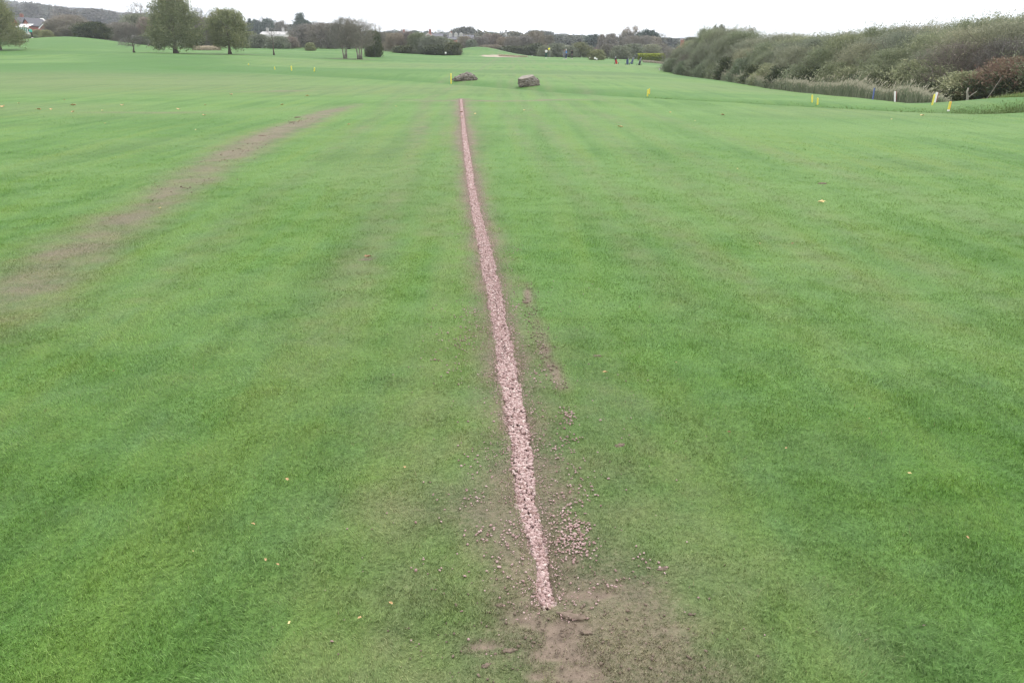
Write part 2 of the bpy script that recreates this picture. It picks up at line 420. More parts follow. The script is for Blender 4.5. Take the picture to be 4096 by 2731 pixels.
def ground_material():
    m, nt = new_mat('lawn'); b = NT(nt)
    P, col, n_a, n_d, n_e, wear = lawn_colour(b, False)
    fine = b.noise(P, 160, 2, .7)
    speck = b.mix(b.rng(n_e, .3, .7), (.55, .6, .5), (1.35, 1.3, 1.3))
    col = b.mix(.8, col, speck, 'MULTIPLY')
    w2 = b.math('MULTIPLY', b.rng(b.math('ADD', wear, b.math('MULTIPLY', b.math('SUBTRACT', n_e, .5), 1.6)), .70, 1.15), .6)
    soil = b.mix(b.rng(b.noise(P, 30, 4, .65), .3, .7), tuple(c * .72 for c in SOIL), tuple(c * 1.18 for c in SOIL))
    col = b.mix(w2, col, soil)
    mud = b.attr('mud')
    col = b.mix(mud, col, soil)
    col = b.mix(b.attr('sand'), col, (.34, .27, .215))
    far = b.attr('wood')
    fn = b.noise(P, .02, 5, .65)
    fields = b.mix(b.rng(fn, .42, .6), (.060, .075, .040), (.095, .135, .045))
    col = b.mix(far, col, fields)
    h = b.math('ADD', b.math('MULTIPLY', fine, .5), n_e)
    b.out(col, .85, .25, b.bump(h, .55, .012))
    return m
def blade_material():
    m, nt = new_mat('grass_blades'); b = NT(nt)
    P, col, n_a, n_d, n_e, wear = lawn_colour(b, True)
    t = b.attr('tint')
    col = b.mix(b.rng(t, 0.0, .8), tuple([.62, .66, .6]), tuple([1.45, 1.38, 1.5]), 'MIX') if False else b.mix(1.0, col, b.mix(b.math('POWER', t, 1.5), (1.04, .96, .94), (3.0, 2.48, 3.0)), 'MULTIPLY')  # random blade colour, its spread widened to paint in lighter blade highlights
    col = b.mix(b.rng(t, .93, .95), col, (.26, .24, .12))
    b.out(col, .5, .4, None, .30)
    return m
def foliage_material(name, c0, c1, c2, trans=.25):
    m, nt = new_mat(name); b = NT(nt)
    t = b.attr('tint')
    r = b.n('ShaderNodeValToRGB'); b.put(r.inputs[0], t)
    e = r.color_ramp.elements; e[0].color = (*c0, 1); e[1].color = (*c2, 1); e[1].position = 1
    k = e.new(.5); k.color = (*c1, 1)
    oi = b.n('ShaderNodeObjectInfo').outputs['Random']
    col = b.mix(oi, r.outputs[0], b.mix(1.0, r.outputs[0], (1.34, 1.22, 1.12), 'MULTIPLY'))
    col = b.mix(b.rng(b.math('FRACT', b.math('MULTIPLY', oi, 7.3)), 0, 1), col, b.mix(1.0, col, (.66, .72, .74), 'MULTIPLY'))
    b.out(col, .65, .25, None, trans)
    return m
def bark_material(name, c, c2):
    m, nt = new_mat(name); b = NT(nt)
    n = b.noise(b.scale(b.obj(), (6, 6, 1.4)), 2.0, 4, .6)
    b.out(b.mix(b.rng(n, .35, .65), c, c2), .85, .2, b.bump(n, .5, .03))
    return m
M = {}
M['lawn'] = ground_material(); M['blades'] = blade_material()
M['olive'] = foliage_material('olive_leaves', (.135, .155, .080), (.210, .240, .128), (.310, .320, .175))
M['willow'] = foliage_material('willow_leaves', (.140, .168, .100), (.225, .262, .160), (.345, .370, .250))
M['greygreen'] = foliage_material('grey_green_leaves', (.150, .168, .118), (.225, .248, .180), (.320, .332, .245))
M['brown'] = foliage_material('brown_twigs', (.150, .135, .108), (.215, .195, .158), (.285, .262, .205))
M['purple'] = foliage_material('purple_grey_twigs', (.150, .132, .120), (.215, .192, .172), (.275, .248, .218))
M['greybrown'] = foliage_material('grey_brown_twigs', (.150, .145, .128), (.215, .205, .182), (.28, .268, .235))
M['dark'] = foliage_material('dark_leaves', (0.043, 0.061, 0.032), (0.075, 0.096, 0.049), (0.138, 0.145, 0.072))
M['conifer'] = foliage_material('conifer_needles', (0.029, 0.058, 0.043), (0.051, 0.087, 0.061), (0.087, 0.123, 0.080), .1)
M['red'] = foliage_material('reddish_leaves', (.165, .120, .098), (.215, .148, .118), (.225, .205, .140))
M['pale'] = foliage_material('pale_olive_leaves', (0.160, 0.167, 0.080), (0.239, 0.246, 0.123), (0.319, 0.312, 0.160))
M['yellow'] = foliage_material('yellow_green_leaves', (0.132, 0.171, 0.033), (0.259, 0.330, 0.050), (0.363, 0.396, 0.066))
M['distant'] = foliage_material('distant_leaves', (0.065, 0.080, 0.065), (0.109, 0.119, 0.090), (0.167, 0.162, 0.113))
M['distgrey'] = foliage_material('distant_twigs', (.080, .078, .066), (.120, .115, .095), (.170, .158, .125))
M['reed'] = foliage_material('reed_leaves', (.190, .225, .135), (.300, .325, .215), (.520, .470, .360))
M['drygrass'] = foliage_material('dry_grass', (.22, .20, .14), (.33, .29, .215), (.44, .38, .29))
M['bramble'] = foliage_material('rough_grass', (0.116, 0.189, 0.051), (0.203, 0.268, 0.094), (0.334, 0.290, 0.160))
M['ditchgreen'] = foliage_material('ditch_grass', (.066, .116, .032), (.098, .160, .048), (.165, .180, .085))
M['bark'] = bark_material('bark', (.085, .070, .055), (.150, .128, .104))
M['palebark'] = bark_material('pale_bark', (.17, .15, .125), (.30, .28, .24))
M['leaf_tan'] = plain('tan_leaf', (.50, .33, .17), .7, .3, .25, 40)
M['leaf_pale'] = plain('pale_leaf', (.66, .52, .26), .7, .3, .2, 40)
M['leaf_dark'] = plain('brown_leaf', (.26, .15, .08), .7, .3, .25, 40)
M['yellow_paint'] = plain('yellow_paint', (.64, .57, .09), .5, .4, .06)
M['white_paint'] = plain('white_paint', (.68, .68, .66), .5, .4, .05)
M['pink_paint'] = plain('faded_red_paint', (.60, .24, .24), .6, .3, .08)
M['maroon_paint'] = plain('maroon_paint', (.33, .08, .10), .6, .3, .08)
M['orange_paint'] = plain('orange_paint', (.80, .32, .03), .5, .4, .08)
M['blue_paint'] = plain('blue_paint', (.10, .13, .30), .5, .4, .08)

# ------------------------------------------------------------------ the ground as one sheet out to the horizon
def axis(lo, hi, a, n, c=0.0):
    u = np.linspace(math.asinh((lo - c) / a), math.asinh((hi - c) / a), n)
    return c + a * np.sinh(u)
gx = axis(-2600, 2600, 2.2, 760); gy = axis(-60, 3800, 2.6, 820, 2.2)
GX, GY = np.meshgrid(gx, gy)
X = GX.ravel(); Y = GY.ravel()
Z = terrain(X, Y)
und = (fbm(X, Y, 1.6, 40.0, 3) - .5) * .03 + (fbm(X, Y, 9, 44.0, 3) - .5) * .10 * np.clip((Y - 14) / 30, 0, 1)
inside = np.clip(1 - (trench_out(X, Y) + .002) / .008, 0, 1)
und = und * np.clip((np.abs(trench_out(X, Y)) - .1) / 1.0, 0, 1)
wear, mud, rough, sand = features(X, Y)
near_w = np.clip((14 - Y) / 8, 0, 1) * (Y > .5)
Z = Z + und - inside * .030 - np.maximum(mud - inside, 0) * .008 * near_w - sand * .10
und_far = (fbm(X, Y, 240, 50.0, 4) - .5) * 10 * np.clip((Y - 500) / 900, 0, 1)
Z = Z + und_far * np.clip(1.2 - np.abs(X) / 4000, 0, 1)
wood = np.clip((np.hypot(X, Y) - 235) / 30, 0, 1) * (1 - np.clip((60 - Y) / 30, 0, 1))
nx, ny = len(gx), len(gy)
ii = np.arange((ny - 1) * nx).reshape(ny - 1, nx)[:, :-1].ravel()
Q = np.stack([ii, ii + 1, ii + nx + 1, ii + nx], 1)
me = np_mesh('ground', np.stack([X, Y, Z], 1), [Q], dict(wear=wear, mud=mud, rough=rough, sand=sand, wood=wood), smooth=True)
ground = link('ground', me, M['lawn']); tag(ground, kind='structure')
def hill_noise(x, y):
    return (float(fbm(np.array([x]), np.array([y]), 240, 50.0, 4)[0]) - .5) * 10 * min(max((y - 500) / 900, 0), 1)
def GH(px, Y):
    x = px_x(px, Y); return x, gz(x, Y) + hill_noise(x, Y)

# ------------------------------------------------------------------ short grass near the camera
def blades(n, y0, y1, falloff, L, W, seed, spread, simple=False):
    r = np.random.default_rng(seed)
    k = 1.0 - falloff + 1      # density(Y) ~ Y^-falloff, area ~ Y
    u = r.random(n); y = (y0 ** k + u * (y1 ** k - y0 ** k)) ** (1 / k)
    x = (r.random(n) * 2 - 1) * (y * .72 + spread)
    wear, mud, rough, _ = features(x, y)
    keep = (r.random(n) > wear * .14) & (r.random(n) > mud * .86) & (trench_out(x, y) > -.002 - .035 * r.random(n) ** 4)
    keep &= r.random(n) < .45 + .9 * fbm(x, y, .035, 77., 2)
    keep &= r.random(n) < np.clip((y1 - y) / (y1 * .68), 0, 1) ** 1.3
    x, y, wear, rough, mud = (q[keep] for q in (x, y, wear, rough, mud)); n = len(x)
    z = terrain(x, y) + (fbm(x, y, 1.6, 40.0, 3) - .5) * .03 * np.clip((np.abs(trench_out(x, y)) - .1) / 1.0, 0, 1) - .003 - mud * .006
    big = .55 + .9 * fbm(x, y, .22, 60.0, 3)
    l = L * (.55 + .8 * r.random(n)) * big * (1 - .25 * wear) * (1 + 1.1 * (r.random(n) > .985))
    w = W * (.7 + .6 * r.random(n)) * (1 + np.clip(y - 3, 0, 30) * .06)
    a = r.random(n) * 2 * np.pi; tilt = (.45 + .75 * r.random(n)) * (1 + .25 * wear)
    patch = fbm(x, y, .5, 90.0, 3) * 9
    a = np.where(r.random(n) < .5, a, patch)
    dx, dy = np.cos(a), np.sin(a); sx, sy = -dy, dx
    mx = x + dx * l * .35 * np.sin(tilt * .5); my = y + dy * l * .35 * np.sin(tilt * .5); mz = z + l * .5 * np.cos(tilt * .5)
    tx = mx + dx * l * .6 * np.sin(tilt); ty = my + dy * l * .6 * np.sin(tilt); tz = mz + l * .5 * np.cos(tilt)
    h = w / 2
    V = np.stack([np.stack([x - sx * h, y - sy * h, z], 1), np.stack([x + sx * h, y + sy * h, z], 1),
                  np.stack([mx + sx * h * .85, my + sy * h * .85, mz], 1), np.stack([mx - sx * h * .85, my - sy * h * .85, mz], 1),
                  np.stack([tx, ty, tz], 1)], 1).reshape(-1, 3)
    k_ = 5
    if simple:
        k_ = 3; V = V.reshape(n, 5, 3)[:, [0, 1, 4]].reshape(-1, 3)
        q = np.zeros((0, 4), int); t = np.arange(n * 3).reshape(-1, 3)
    else:
        b = np.arange(n)[:, None] * 5
        q = b + np.array([[0, 1, 2, 3]]); t = b + np.array([[3, 2, 4]])
    tint = np.repeat(r.random(n) * .92 + .08 * (r.random(n) < .45 * wear + .004), k_)
    return V, q, t, tint, np.repeat(wear, k_), np.repeat(rough, k_)
def merge_blades(name, sets):
    V = []; q = []; t = []; at = [[], [], []]; o = 0
    for s in sets:
        V.append(s[0]); q.append(s[1] + o); t.append(s[2] + o); o += len(s[0])
        for k in range(3): at[k].append(s[3 + k])
    return np_mesh(name, np.concatenate(V), [np.concatenate(q), np.concatenate(t)],
                   dict(tint=np.concatenate(at[0]), wear=np.concatenate(at[1]), rough=np.concatenate(at[2])))
gm = merge_blades('short_grass', [blades(950000, 1.15, 30.0, 1.5, .0200, .0021, 1, 1.3), blades(1950000, 1.15, 15.0, 1.35, .0185, .0023, 2, 1.2, True)])
grass = link('short_grass', gm, M['blades'])
tag(grass, 'short mown green grass with pale worn patches covering the near fairway', 'grass', kind='stuff')

# ------------------------------------------------------------------ gravel
def ico(sub):
    bm = bmesh.new(); bmesh.ops.create_icosphere(bm, subdivisions=sub, radius=1.0)
    v = np.array([x.co[:] for x in bm.verts]); f = np.array([[q.index for q in x.verts] for x in bm.faces]); bm.free(); return v, f
ICO1, ICO2, ICO3 = ico(1), ico(2), ico(3)
def stones(P, S, seed, base, name):
    """P positions (n,3), S sizes; every stone its own lumpy shape"""
    r = np.random.default_rng(seed); v, f = base; n = len(P); m = len(v)
    ph = r.random((n, 3)) * 6.28
    rad = 1 + .12 * r.normal(size=(n, m)) + .16 * np.sin(v[None, :, 0] * 2.3 + ph[:, :1]) + .14 * np.sin(v[None, :, 1] * 2.9 + ph[:, 1:2]) + .10 * np.sin(v[None, :, 2] * 4.1 + ph[:, 2:])
    V = v[None] * rad[..., None]
    sc = np.stack([.70 + .7 * r.random(n) ** 1.5, .55 + .4 * r.random(n), .40 + .35 * r.random(n)], 1)
    V = V * sc[:, None, :]
    a = r.random(n) * 6.28; tlt = (r.random(n) - .5) * 1.1
    ca, sa, ct, st = np.cos(a), np.sin(a), np.cos(tlt), np.sin(tlt)
    y = V[..., 1] * ct[:, None] - V[..., 2] * st[:, None]; z = V[..., 1] * st[:, None] + V[..., 2] * ct[:, None]; x = V[..., 0]
    V = np.stack([x * ca[:, None] - y * sa[:, None], x * sa[:, None] + y * ca[:, None], z], -1) * S[:, None, None] + P[:, None, :]
    F = (f[None] + (np.arange(n) * m)[:, None, None]).reshape(-1, 3)
    t = np.repeat(r.random(n), m)
    return V.reshape(-1, 3), F, t
def stone_material():
    m, nt = new_mat('gravel'); b = NT(nt)
    t = b.attr('tint')
    r = b.n('ShaderNodeValToRGB'); b.put(r.inputs[0], t); e = r.color_ramp.elements
    e[0].color = (.24, .150, .130, 1); e[1].color = (.56, .46, .42, 1)
    for p, c in ((.25, (.33, .220, .205)), (.55, (.40, .280, .265)), (.85, (.46, .345, .325))): k = e.new(p); k.color = (*c, 1)
    n = b.noise(b.pos(), 260, 3, .6)
    b.out(b.mix(1.0, r.outputs[0], b.mix(b.rng(n, .3, .7), (.8, .8, .8), (1.1, 1.1, 1.1)), 'MULTIPLY'), .8, .3, b.bump(n, .3, .003))
    return m
M['stone'] = stone_material()
def gpts(n, ya, yb, k, seed):
    r = np.random.default_rng(seed); u = r.random(n); y = (ya ** k + u * (yb ** k - ya ** k)) ** (1 / k)
    l, rr = trench_edges(y); wob = .021 * (fbm(y * 1.0, y * 0, .09, seed + 3., 3) - .5) * 2
    w2 = .021 * (fbm(y * 1.0, y * 0 + 7, .09, seed + 9., 3) - .5) * 2
    x = l + .004 + (rr - l - .008) * r.random(n)
    x = np.where(x < (l + rr) / 2, x + wob, x + w2)
    return x, y, r
parts = []
# near strip: layered pebbles
for (n, ya, yb, zoff, smin, smax, base, sd) in ((3300, TY[0], 4.0, -.026, .0075, .0115, ICO2, 11), (3300, TY[0], 4.0, -.013, .0060, .0108, ICO2, 12),
                                                (11000, 3.9, 10.0, -.022, .0075, .0115, ICO1, 13), (9000, 3.9, 10.0, -.012, .0070, .0110, ICO1, 14),
                                                (9000, 9.8, TY[-1], -.014, .010, .015, ICO1, 15), (6500, 9.8, TY[-1], -.008, .010, .015, ICO1, 16)):
    x, y, r = gpts(n, ya, yb, 1.0, sd)
    s = smin + (smax - smin) * r.random(n) ** 1.3
    z = terrain(x, y) + zoff + (r.random(n) - .5) * .008
    parts.append(stones(np.stack([x, y, z], 1), s * (.90 if sd < 15 else 1.0), sd, base, 'g'))
def merge_tris(name, parts, smooth=True):
    V = []; F = []; T = []; o = 0
    for v, f, t in parts: V.append(v); F.append(f + o); T.append(t); o += len(v)
    return np_mesh(name, np.concatenate(V), [np.concatenate(F)], dict(tint=np.concatenate(T)), smooth=smooth)
g = link('gravel', merge_tris('gravel', parts), M['stone'])
tag(g, 'pinkish gravel filling the long narrow drainage trench through the fairway', 'gravel', kind='stuff')
# loose pebbles kicked out into the grass
sc_parts = []; r = np.random.default_rng(31); PX = []; PY = []; SS = []
def spill(px, py, rx, ry, n, s0=.006, s1=.010):
    fx, fy = flat(px, py)
    PX.append(fx + r.normal(size=n) * rx); PY.append(fy + r.normal(size=n) * ry); SS.append(s0 + (s1 - s0) * r.random(n) ** 1.5)
for a in ((2275, 1665, .022, .05, 60), (2290, 2140, .036, .055, 120), (2330, 2110, .020, .03, 26), (2270, 2190, .035, .04, 60), (2325, 2200, .03, .03, 26), (2270, 2060, .03, .05, 34),
          (2340, 2180, .03, .05, 22), (1900, 1980, .028, .05, 22), (1925, 2130, .030, .03, 26), (1905, 1860, .04, .08, 16), (2030, 2160, .03, .03, 20),
          (2060, 2110, .02, .03, 16), (2290, 1780, .03, .06, 20), (2250, 1720, .03, .08, 18), (2235, 1790, .02, .05, 20), (2050, 995, .05, .12, 26), (2170, 1480, .03, .08, 24), (2225, 1545, .03, .05, 12),
          (2160, 1400, .02, .08, 16), (2300, 1900, .05, .08, 26), (2290, 2000, .05, .05, 30), (2350, 1960, .04, .05, 16), (2560, 2230, .04, .04, 9),
          (2400, 2350, .05, .03, 9), (2080, 2350, .03, .03, 9), (2600, 2270, .05, .02, 7), (2480, 2310, .05, .03, 10), (1760, 2000, .05, .1, 10), (1930, 2210, .06, .04, 10),
          (1720, 2290, .05, .05, 8), (1990, 2290, .03, .04, 8), (2060, 2420, .03, .02, 5), (1800, 1310, .10, .30, 60), (1870, 1350, .06, .30, 60),
          (2070, 1330, .05, .30, 60), (2060, 1230, .01, .04, 14), (1885, 1250, .03, .05, 24), (1830, 1380, .05, .1, 24), (1820, 1500, .05, .1, 14), (1912, 788, .06, .25, 60)):
    spill(*a)
ypos = 1.95 + 10 * r.random(900) ** 1.1; side = r.random(900) < .5
l, rr = trench_edges(ypos); off = np.abs(r.normal(size=900)) * np.interp(ypos, [2, 4, 12], [.08, .07, .10])
PX.append(np.where(side, l - off, rr + off)); PY.append(ypos); SS.append(.0045 + .005 * r.random(900) ** 2)
ypos = 1.75 + 4 * r.random(260) ** 1.3; PX.append(.08 + r.normal(size=260) * .36); PY.append(ypos); SS.append(.004 + .005 * r.random(260) ** 2)
m_ = 9500; ypos = (1.9 ** .6 + r.random(m_) * (TY[-1] ** .6 - 1.9 ** .6)) ** (1 / .6); side = r.random(m_) < .5; l, rr = trench_edges(ypos)
off = np.abs(r.normal(size=m_)) ** 1.3 * np.interp(ypos, [2, 4, 12, 28], [.035, .03, .035, .05])
PX.append(np.where(side, l - off, rr + off)); PY.append(ypos); SS.append((.0028 + .0035 * r.random(m_) ** 2) * (1 + ypos * .03))
x = np.concatenate(PX); y = np.concatenate(PY); s = np.concatenate(SS)
k = trench_out(x, y) > 0.0; x, y, s = x[k], y[k], s[k]
z = terrain(x, y) + (fbm(x, y, 1.6, 40.0, 3) - .5) * .03 * np.clip((np.abs(trench_out(x, y)) - .1) / 1.0, 0, 1) + s * .55 + .003
lp = stones(np.stack([x, y, z - s * .35], 1), s * .66, 33, ICO1, 'l')
g2 = link('loose_gravel', merge_tris('loose_gravel', [(lp[0], lp[1], lp[2] * .8)]), M['stone'])
tag(g2, 'loose pinkish pebbles scattered through the worn grass beside the gravel trench', 'gravel', kind='stuff')

# crumbs of soil turned up along the rut, the scar and round the muddy end
m_ = 420; k_ = r.integers(0, len(RUT) - 1, m_); t_ = r.random(m_); ra = np.array(RUT)
cx_ = ra[k_, 0] * (1 - t_) + ra[k_ + 1, 0] * t_ + r.normal(size=m_) * .035; cy_ = ra[k_, 1] * (1 - t_) + ra[k_ + 1, 1] * t_ + r.normal(size=m_) * .03
sa = np.array(SCAR[2:9]); m2 = 420; k2 = r.integers(0, len(sa) - 1, m2); t2 = r.random(m2)
ex, ey = flat(2290, 2540)
cx_ = np.concatenate([cx_, sa[k2, 0] * (1 - t2) + sa[k2 + 1, 0] * t2 + r.normal(size=m2) * .20, ex + r.normal(size=420) * .20])
cy_ = np.concatenate([cy_, sa[k2, 1] * (1 - t2) + sa[k2 + 1, 1] * t2 + r.normal(size=m2) * .3, ey + r.normal(size=420) * .16])
cs_ = np.concatenate([.0025 + .006 * r.random(m_) ** 3, .005 + .012 * r.random(m2) ** 3, .0022 + .005 * r.random(420) ** 3])
CRUMBS = (cx_, cy_, cs_)
# soil clods and strips of lifted turf
def clod(px, py, s, label, sx=1.0, rz=0.0):
    fx, fy = flat(px, py)
    rr_ = np.random.default_rng(int(px * 7 + py)); v, f = ICO3
    n = .85 + .22 * np.sin(v[:, 0] * 7 + rr_.random() * 6) * np.sin(v[:, 1] * 5 + 1) + .07 * rr_.normal(size=len(v))
    V = v * n[:, None] * np.array([s * (1 + (sx - 1) * .7), s * .8, s * .42])
    me = np_mesh('soil_clod', V, [f], dict(wear=np.ones(len(V)), mud=np.ones(len(V))), smooth=True)
    o = link('soil_clod', me, M['soil'], None, (fx, fy, gz(fx, fy) - s * .02)); o.rotation_euler.z = rz
    tag(o, label, 'soil clod')
m_, nt_ = new_mat('soil'); b_ = NT(nt_); n_ = b_.noise(b_.pos(), 70, 4, .65)
b_.out(b_.mix(b_.rng(n_, .3, .7), tuple(c * .62 for c in SOIL), tuple(c * 1.1 for c in SOIL)), .9, .2, b_.bump(n_, .6, .006)); M['soil'] = m_
cv = stones(np.stack([CRUMBS[0], CRUMBS[1], terrain(CRUMBS[0], CRUMBS[1]) + CRUMBS[2] * .2 + .002], 1), CRUMBS[2], 37, ICO1, 'c')
o_ = link('soil_crumbs', merge_tris('soil_crumbs', [cv]), M['soil']); tag(o_, 'dark crumbs of turned up soil along the rut, the scar and the muddy end', 'soil', kind='stuff')
clod(2285, 2462, .020, 'long ridge of lifted soil lying across the mud below the gravel end', 3.6, -.22)
clod(2275, 2447, .012, 'small reddish soil clod just under the end of the gravel', 1.6, .4)
clod(2345, 2528, .012, 'thin reddish soil crumb on the mud, right of the white pebbles', 2.2, -.3)
clod(2040, 2600, .013, 'flat brown soil clod left of the mud patch near the lower edge', 2.4, .05)
clod(1945, 2660, .012, 'dark soil clod in the grass at the lower left of the mud', 1.7, .5)
clod(2650, 2274, .014, 'long pale soil clod in the grass right of the gravel end', 2.2, .35)
clod(2500, 2525, .009, 'small dark soil clod in the worn grass right of the mud patch', 1.4, 0)
clod(2000, 2420, .014, 'round tan soil clod left of the gravel end', 1.1, 0)
clod(2480, 1782, .022, 'dry tuft of soil and straw on the lawn right of the trench', 1.5, .3)
clod(2390, 1425, .022, 'dark turf clod on the lawn, farther of two by the trench bend', 1.7, 0)
clod(3290, 736, .05, 'dark lump of turf far out on the right lawn', 1.5, 0)
clod(2100, 1210, .02, 'pale clod on the bare soil rut beside the trench', 1.5, 0)
clod(800, 1158, .014, 'dark speck of soil on the left lawn below the scar', 1.2, 0)
for q, (px, py, s) in enumerate(((1170, 490, .05), (1050, 545, .06), (1190, 470, .05))):
    clod(px, py, s, ['dark soil clod in the middle of the brown scar', 'dark soil clod low in the widest part of the brown scar',
                     'dark soil clod near the upper end of the brown scar'][q], 2.0, .3 * q)

# ------------------------------------------------------------------ fallen leaves
def leaf_mesh(seed, kind):
    rr_ = random.Random(seed); n = 14; vs = [(0, 0, 0)]; 
    for k in range(n):
        a = 2 * math.pi * k / n
        rad = (.55 + .45 * abs(math.cos(a * 2.5))) * (1 - .3 * abs(math.sin(a))) * rr_.uniform(.8, 1.1)
        vs.append((math.cos(a) * rad, math.sin(a) * rad * .8, .28 * abs(math.sin(a)) + rr_.uniform(0, .22)))
    fs = [(0, 1 + k, 1 + (k + 1) % n) for k in range(n)]
    b = len(vs)
    vs += [(-1.0, .03, .1), (-1.0, -.03, .1), (-1.7, 0, .3)]; fs.append((b, b + 1, b + 2))
    me = bpy.data.meshes.new('fallen_leaf'); me.from_pydata(vs, [], fs); me.update(); me.materials.append(M[kind]); return me
LM = {k: [leaf_mesh(i * 3 + j, k) for i in range(3)] for j, k in enumerate(('leaf_tan', 'leaf_pale', 'leaf_dark'))}
LEAVES = [  # px, py, width in photo pixels, kind, label (None: the shared one)
    (1472, 1036, 44, 'leaf_dark', 'large crumpled brown leaf on the lawn left of the trench'),
    (3285, 815, 36, 'leaf_pale', 'pale yellow leaf out on the right lawn'),
    (2420, 1500, 26, 'leaf_tan', 'pinkish tan leaf on the lawn right of the soil rut'),
    (3170, 982, 18, 'leaf_dark', None), (3040, 982, 16, 'leaf_tan', None), (2480, 510, 30, 'leaf_pale', 'thin pale yellow leaf beyond the trench top on the right'),
    (640, 838, 15, 'leaf_pale', 'small whitish leaf lying on the brown scar'), (1195, 490, 28, 'leaf_tan', 'orange tan leaf lying in the middle of the brown scar'),
    (12, 430, 30, 'leaf_tan', 'tan leaf cut by the left border of the photo'), (155, 440, 22, 'leaf_tan', None), (293, 423, 26, 'leaf_tan', None), (293, 450, 20, 'leaf_tan', None),
    (488, 424, 26, 'leaf_tan', None), (715, 440, 30, 'leaf_tan', 'broad tan leaf, largest of those scattered left of the scar'), (817, 464, 22, 'leaf_tan', None),
    (925, 381, 20, 'leaf_tan', 'tan leaf just before the dark bare patch in the left distance'), (1395, 500, 14, 'leaf_tan', 'small tan leaf right of the upper end of the scar'), (783, 522, 12, 'leaf_pale', None),
    (1230, 386, 22, 'leaf_pale', 'pale leaf right behind the upper end of the scar'), (1128, 421, 16, 'leaf_tan', None), (820, 421, 12, 'leaf_tan', None), (420, 496, 12, 'leaf_pale', None),
    (258, 401, 10, 'leaf_tan', None), (75, 415, 12, 'leaf_pale', None), (205, 440, 18, 'leaf_tan', None), (410, 444, 10, 'leaf_pale', None),
    (458, 1494, 14, 'leaf_dark', 'small reddish leaf alone on the middle left lawn'), (1620, 1882, 20, 'leaf_tan', 'small tan leaf left of the trench, opposite the loose pebbles'),
    (1150, 1930, 22, 'leaf_tan', 'tan leaf, farthest of the few on the lower left lawn'), (1015, 2110, 20, 'leaf_tan', 'flat beige leaf in the lower left lawn above two small ones'),
    (1065, 2253, 18, 'leaf_tan', 'left one of two small tan leaves close together'), (1112, 2272, 18, 'leaf_tan', 'right one of two small tan leaves close together'),
    (775, 2218, 9, 'leaf_pale', 'tiny pink white speck of a leaf in the lower left lawn'), (1160, 2506, 20, 'leaf_pale', 'pale leaf nearest the lower border left of the mud'),
    (1440, 2486, 20, 'leaf_tan', 'orange leaf near the lower border left of the mud'), (1565, 2428, 22, 'leaf_tan', 'leaf at the end of the row leading to the mud'),
    (2915, 1740, 18, 'leaf_dark', 'curled brown leaf standing up in the right lawn'), (3143, 1805, 16, 'leaf_tan', 'orange leaf in the middle of the right lawn'),
    (3635, 1906, 20, 'leaf_pale', 'whitish green leaf far right in the lawn'), (3866, 2163, 18, 'leaf_tan', 'tan leaf nearest the lower right corner'),
    (2705, 1460, 9, 'leaf_tan', 'tiny orange leaf right of the tan leaf by the rut'), (3475, 1685, 8, 'leaf_tan', 'tiny orange leaf right above the lone orange leaf'),
    (1900, 458, 17, 'leaf_pale', 'thin yellow leaf right of the far end of the trench'), (2098, 443, 14, 'leaf_pale', None),
    (1846, 451, 17, 'leaf_dark', 'red brown leaf on the gravel near the far end'), (1848, 472, 13, 'leaf_tan', 'orange leaf on the gravel, nearer of the pair at the far end'),
    (2680, 452, 14, 'leaf_pale', None), (2890, 462, 20, 'leaf_tan', None), (3690, 463, 26, 'leaf_pale', 'yellowish leaf on the far right lawn before the ditch'),
    (3565, 480, 12, 'leaf_pale', None), (2780, 485, 8, 'leaf_pale', None), (2950, 680, 12, 'leaf_pale', None), (1585, 428, 10, 'leaf_pale', None), (1590, 3, 0, None, None)]
for i, (px, py, w, kind, lab) in enumerate(LEAVES):
    if not w: continue
    fx, fy = flat(px, py); dep = fy * cp + CAM_H * sp
    s = w / FPX * dep / 1.9
    o = link('fallen_leaf', LM[kind][i % 3], None, None, (fx, fy, gz(fx, fy) + (.016 if fy < 16 else .01)))
    o.scale = (s, s, s); o.rotation_euler = (random.uniform(-.2, .2), random.uniform(-.2, .2), random.uniform(0, 6.28))
    col = {'leaf_tan': 'tan', 'leaf_pale': 'pale yellow', 'leaf_dark': 'brown'}[kind]
    tag(o, lab or f'tiny {col} fallen leaf lying alone on the distant mown lawn', 'leaf', 'fallen leaves strewn on the lawn')

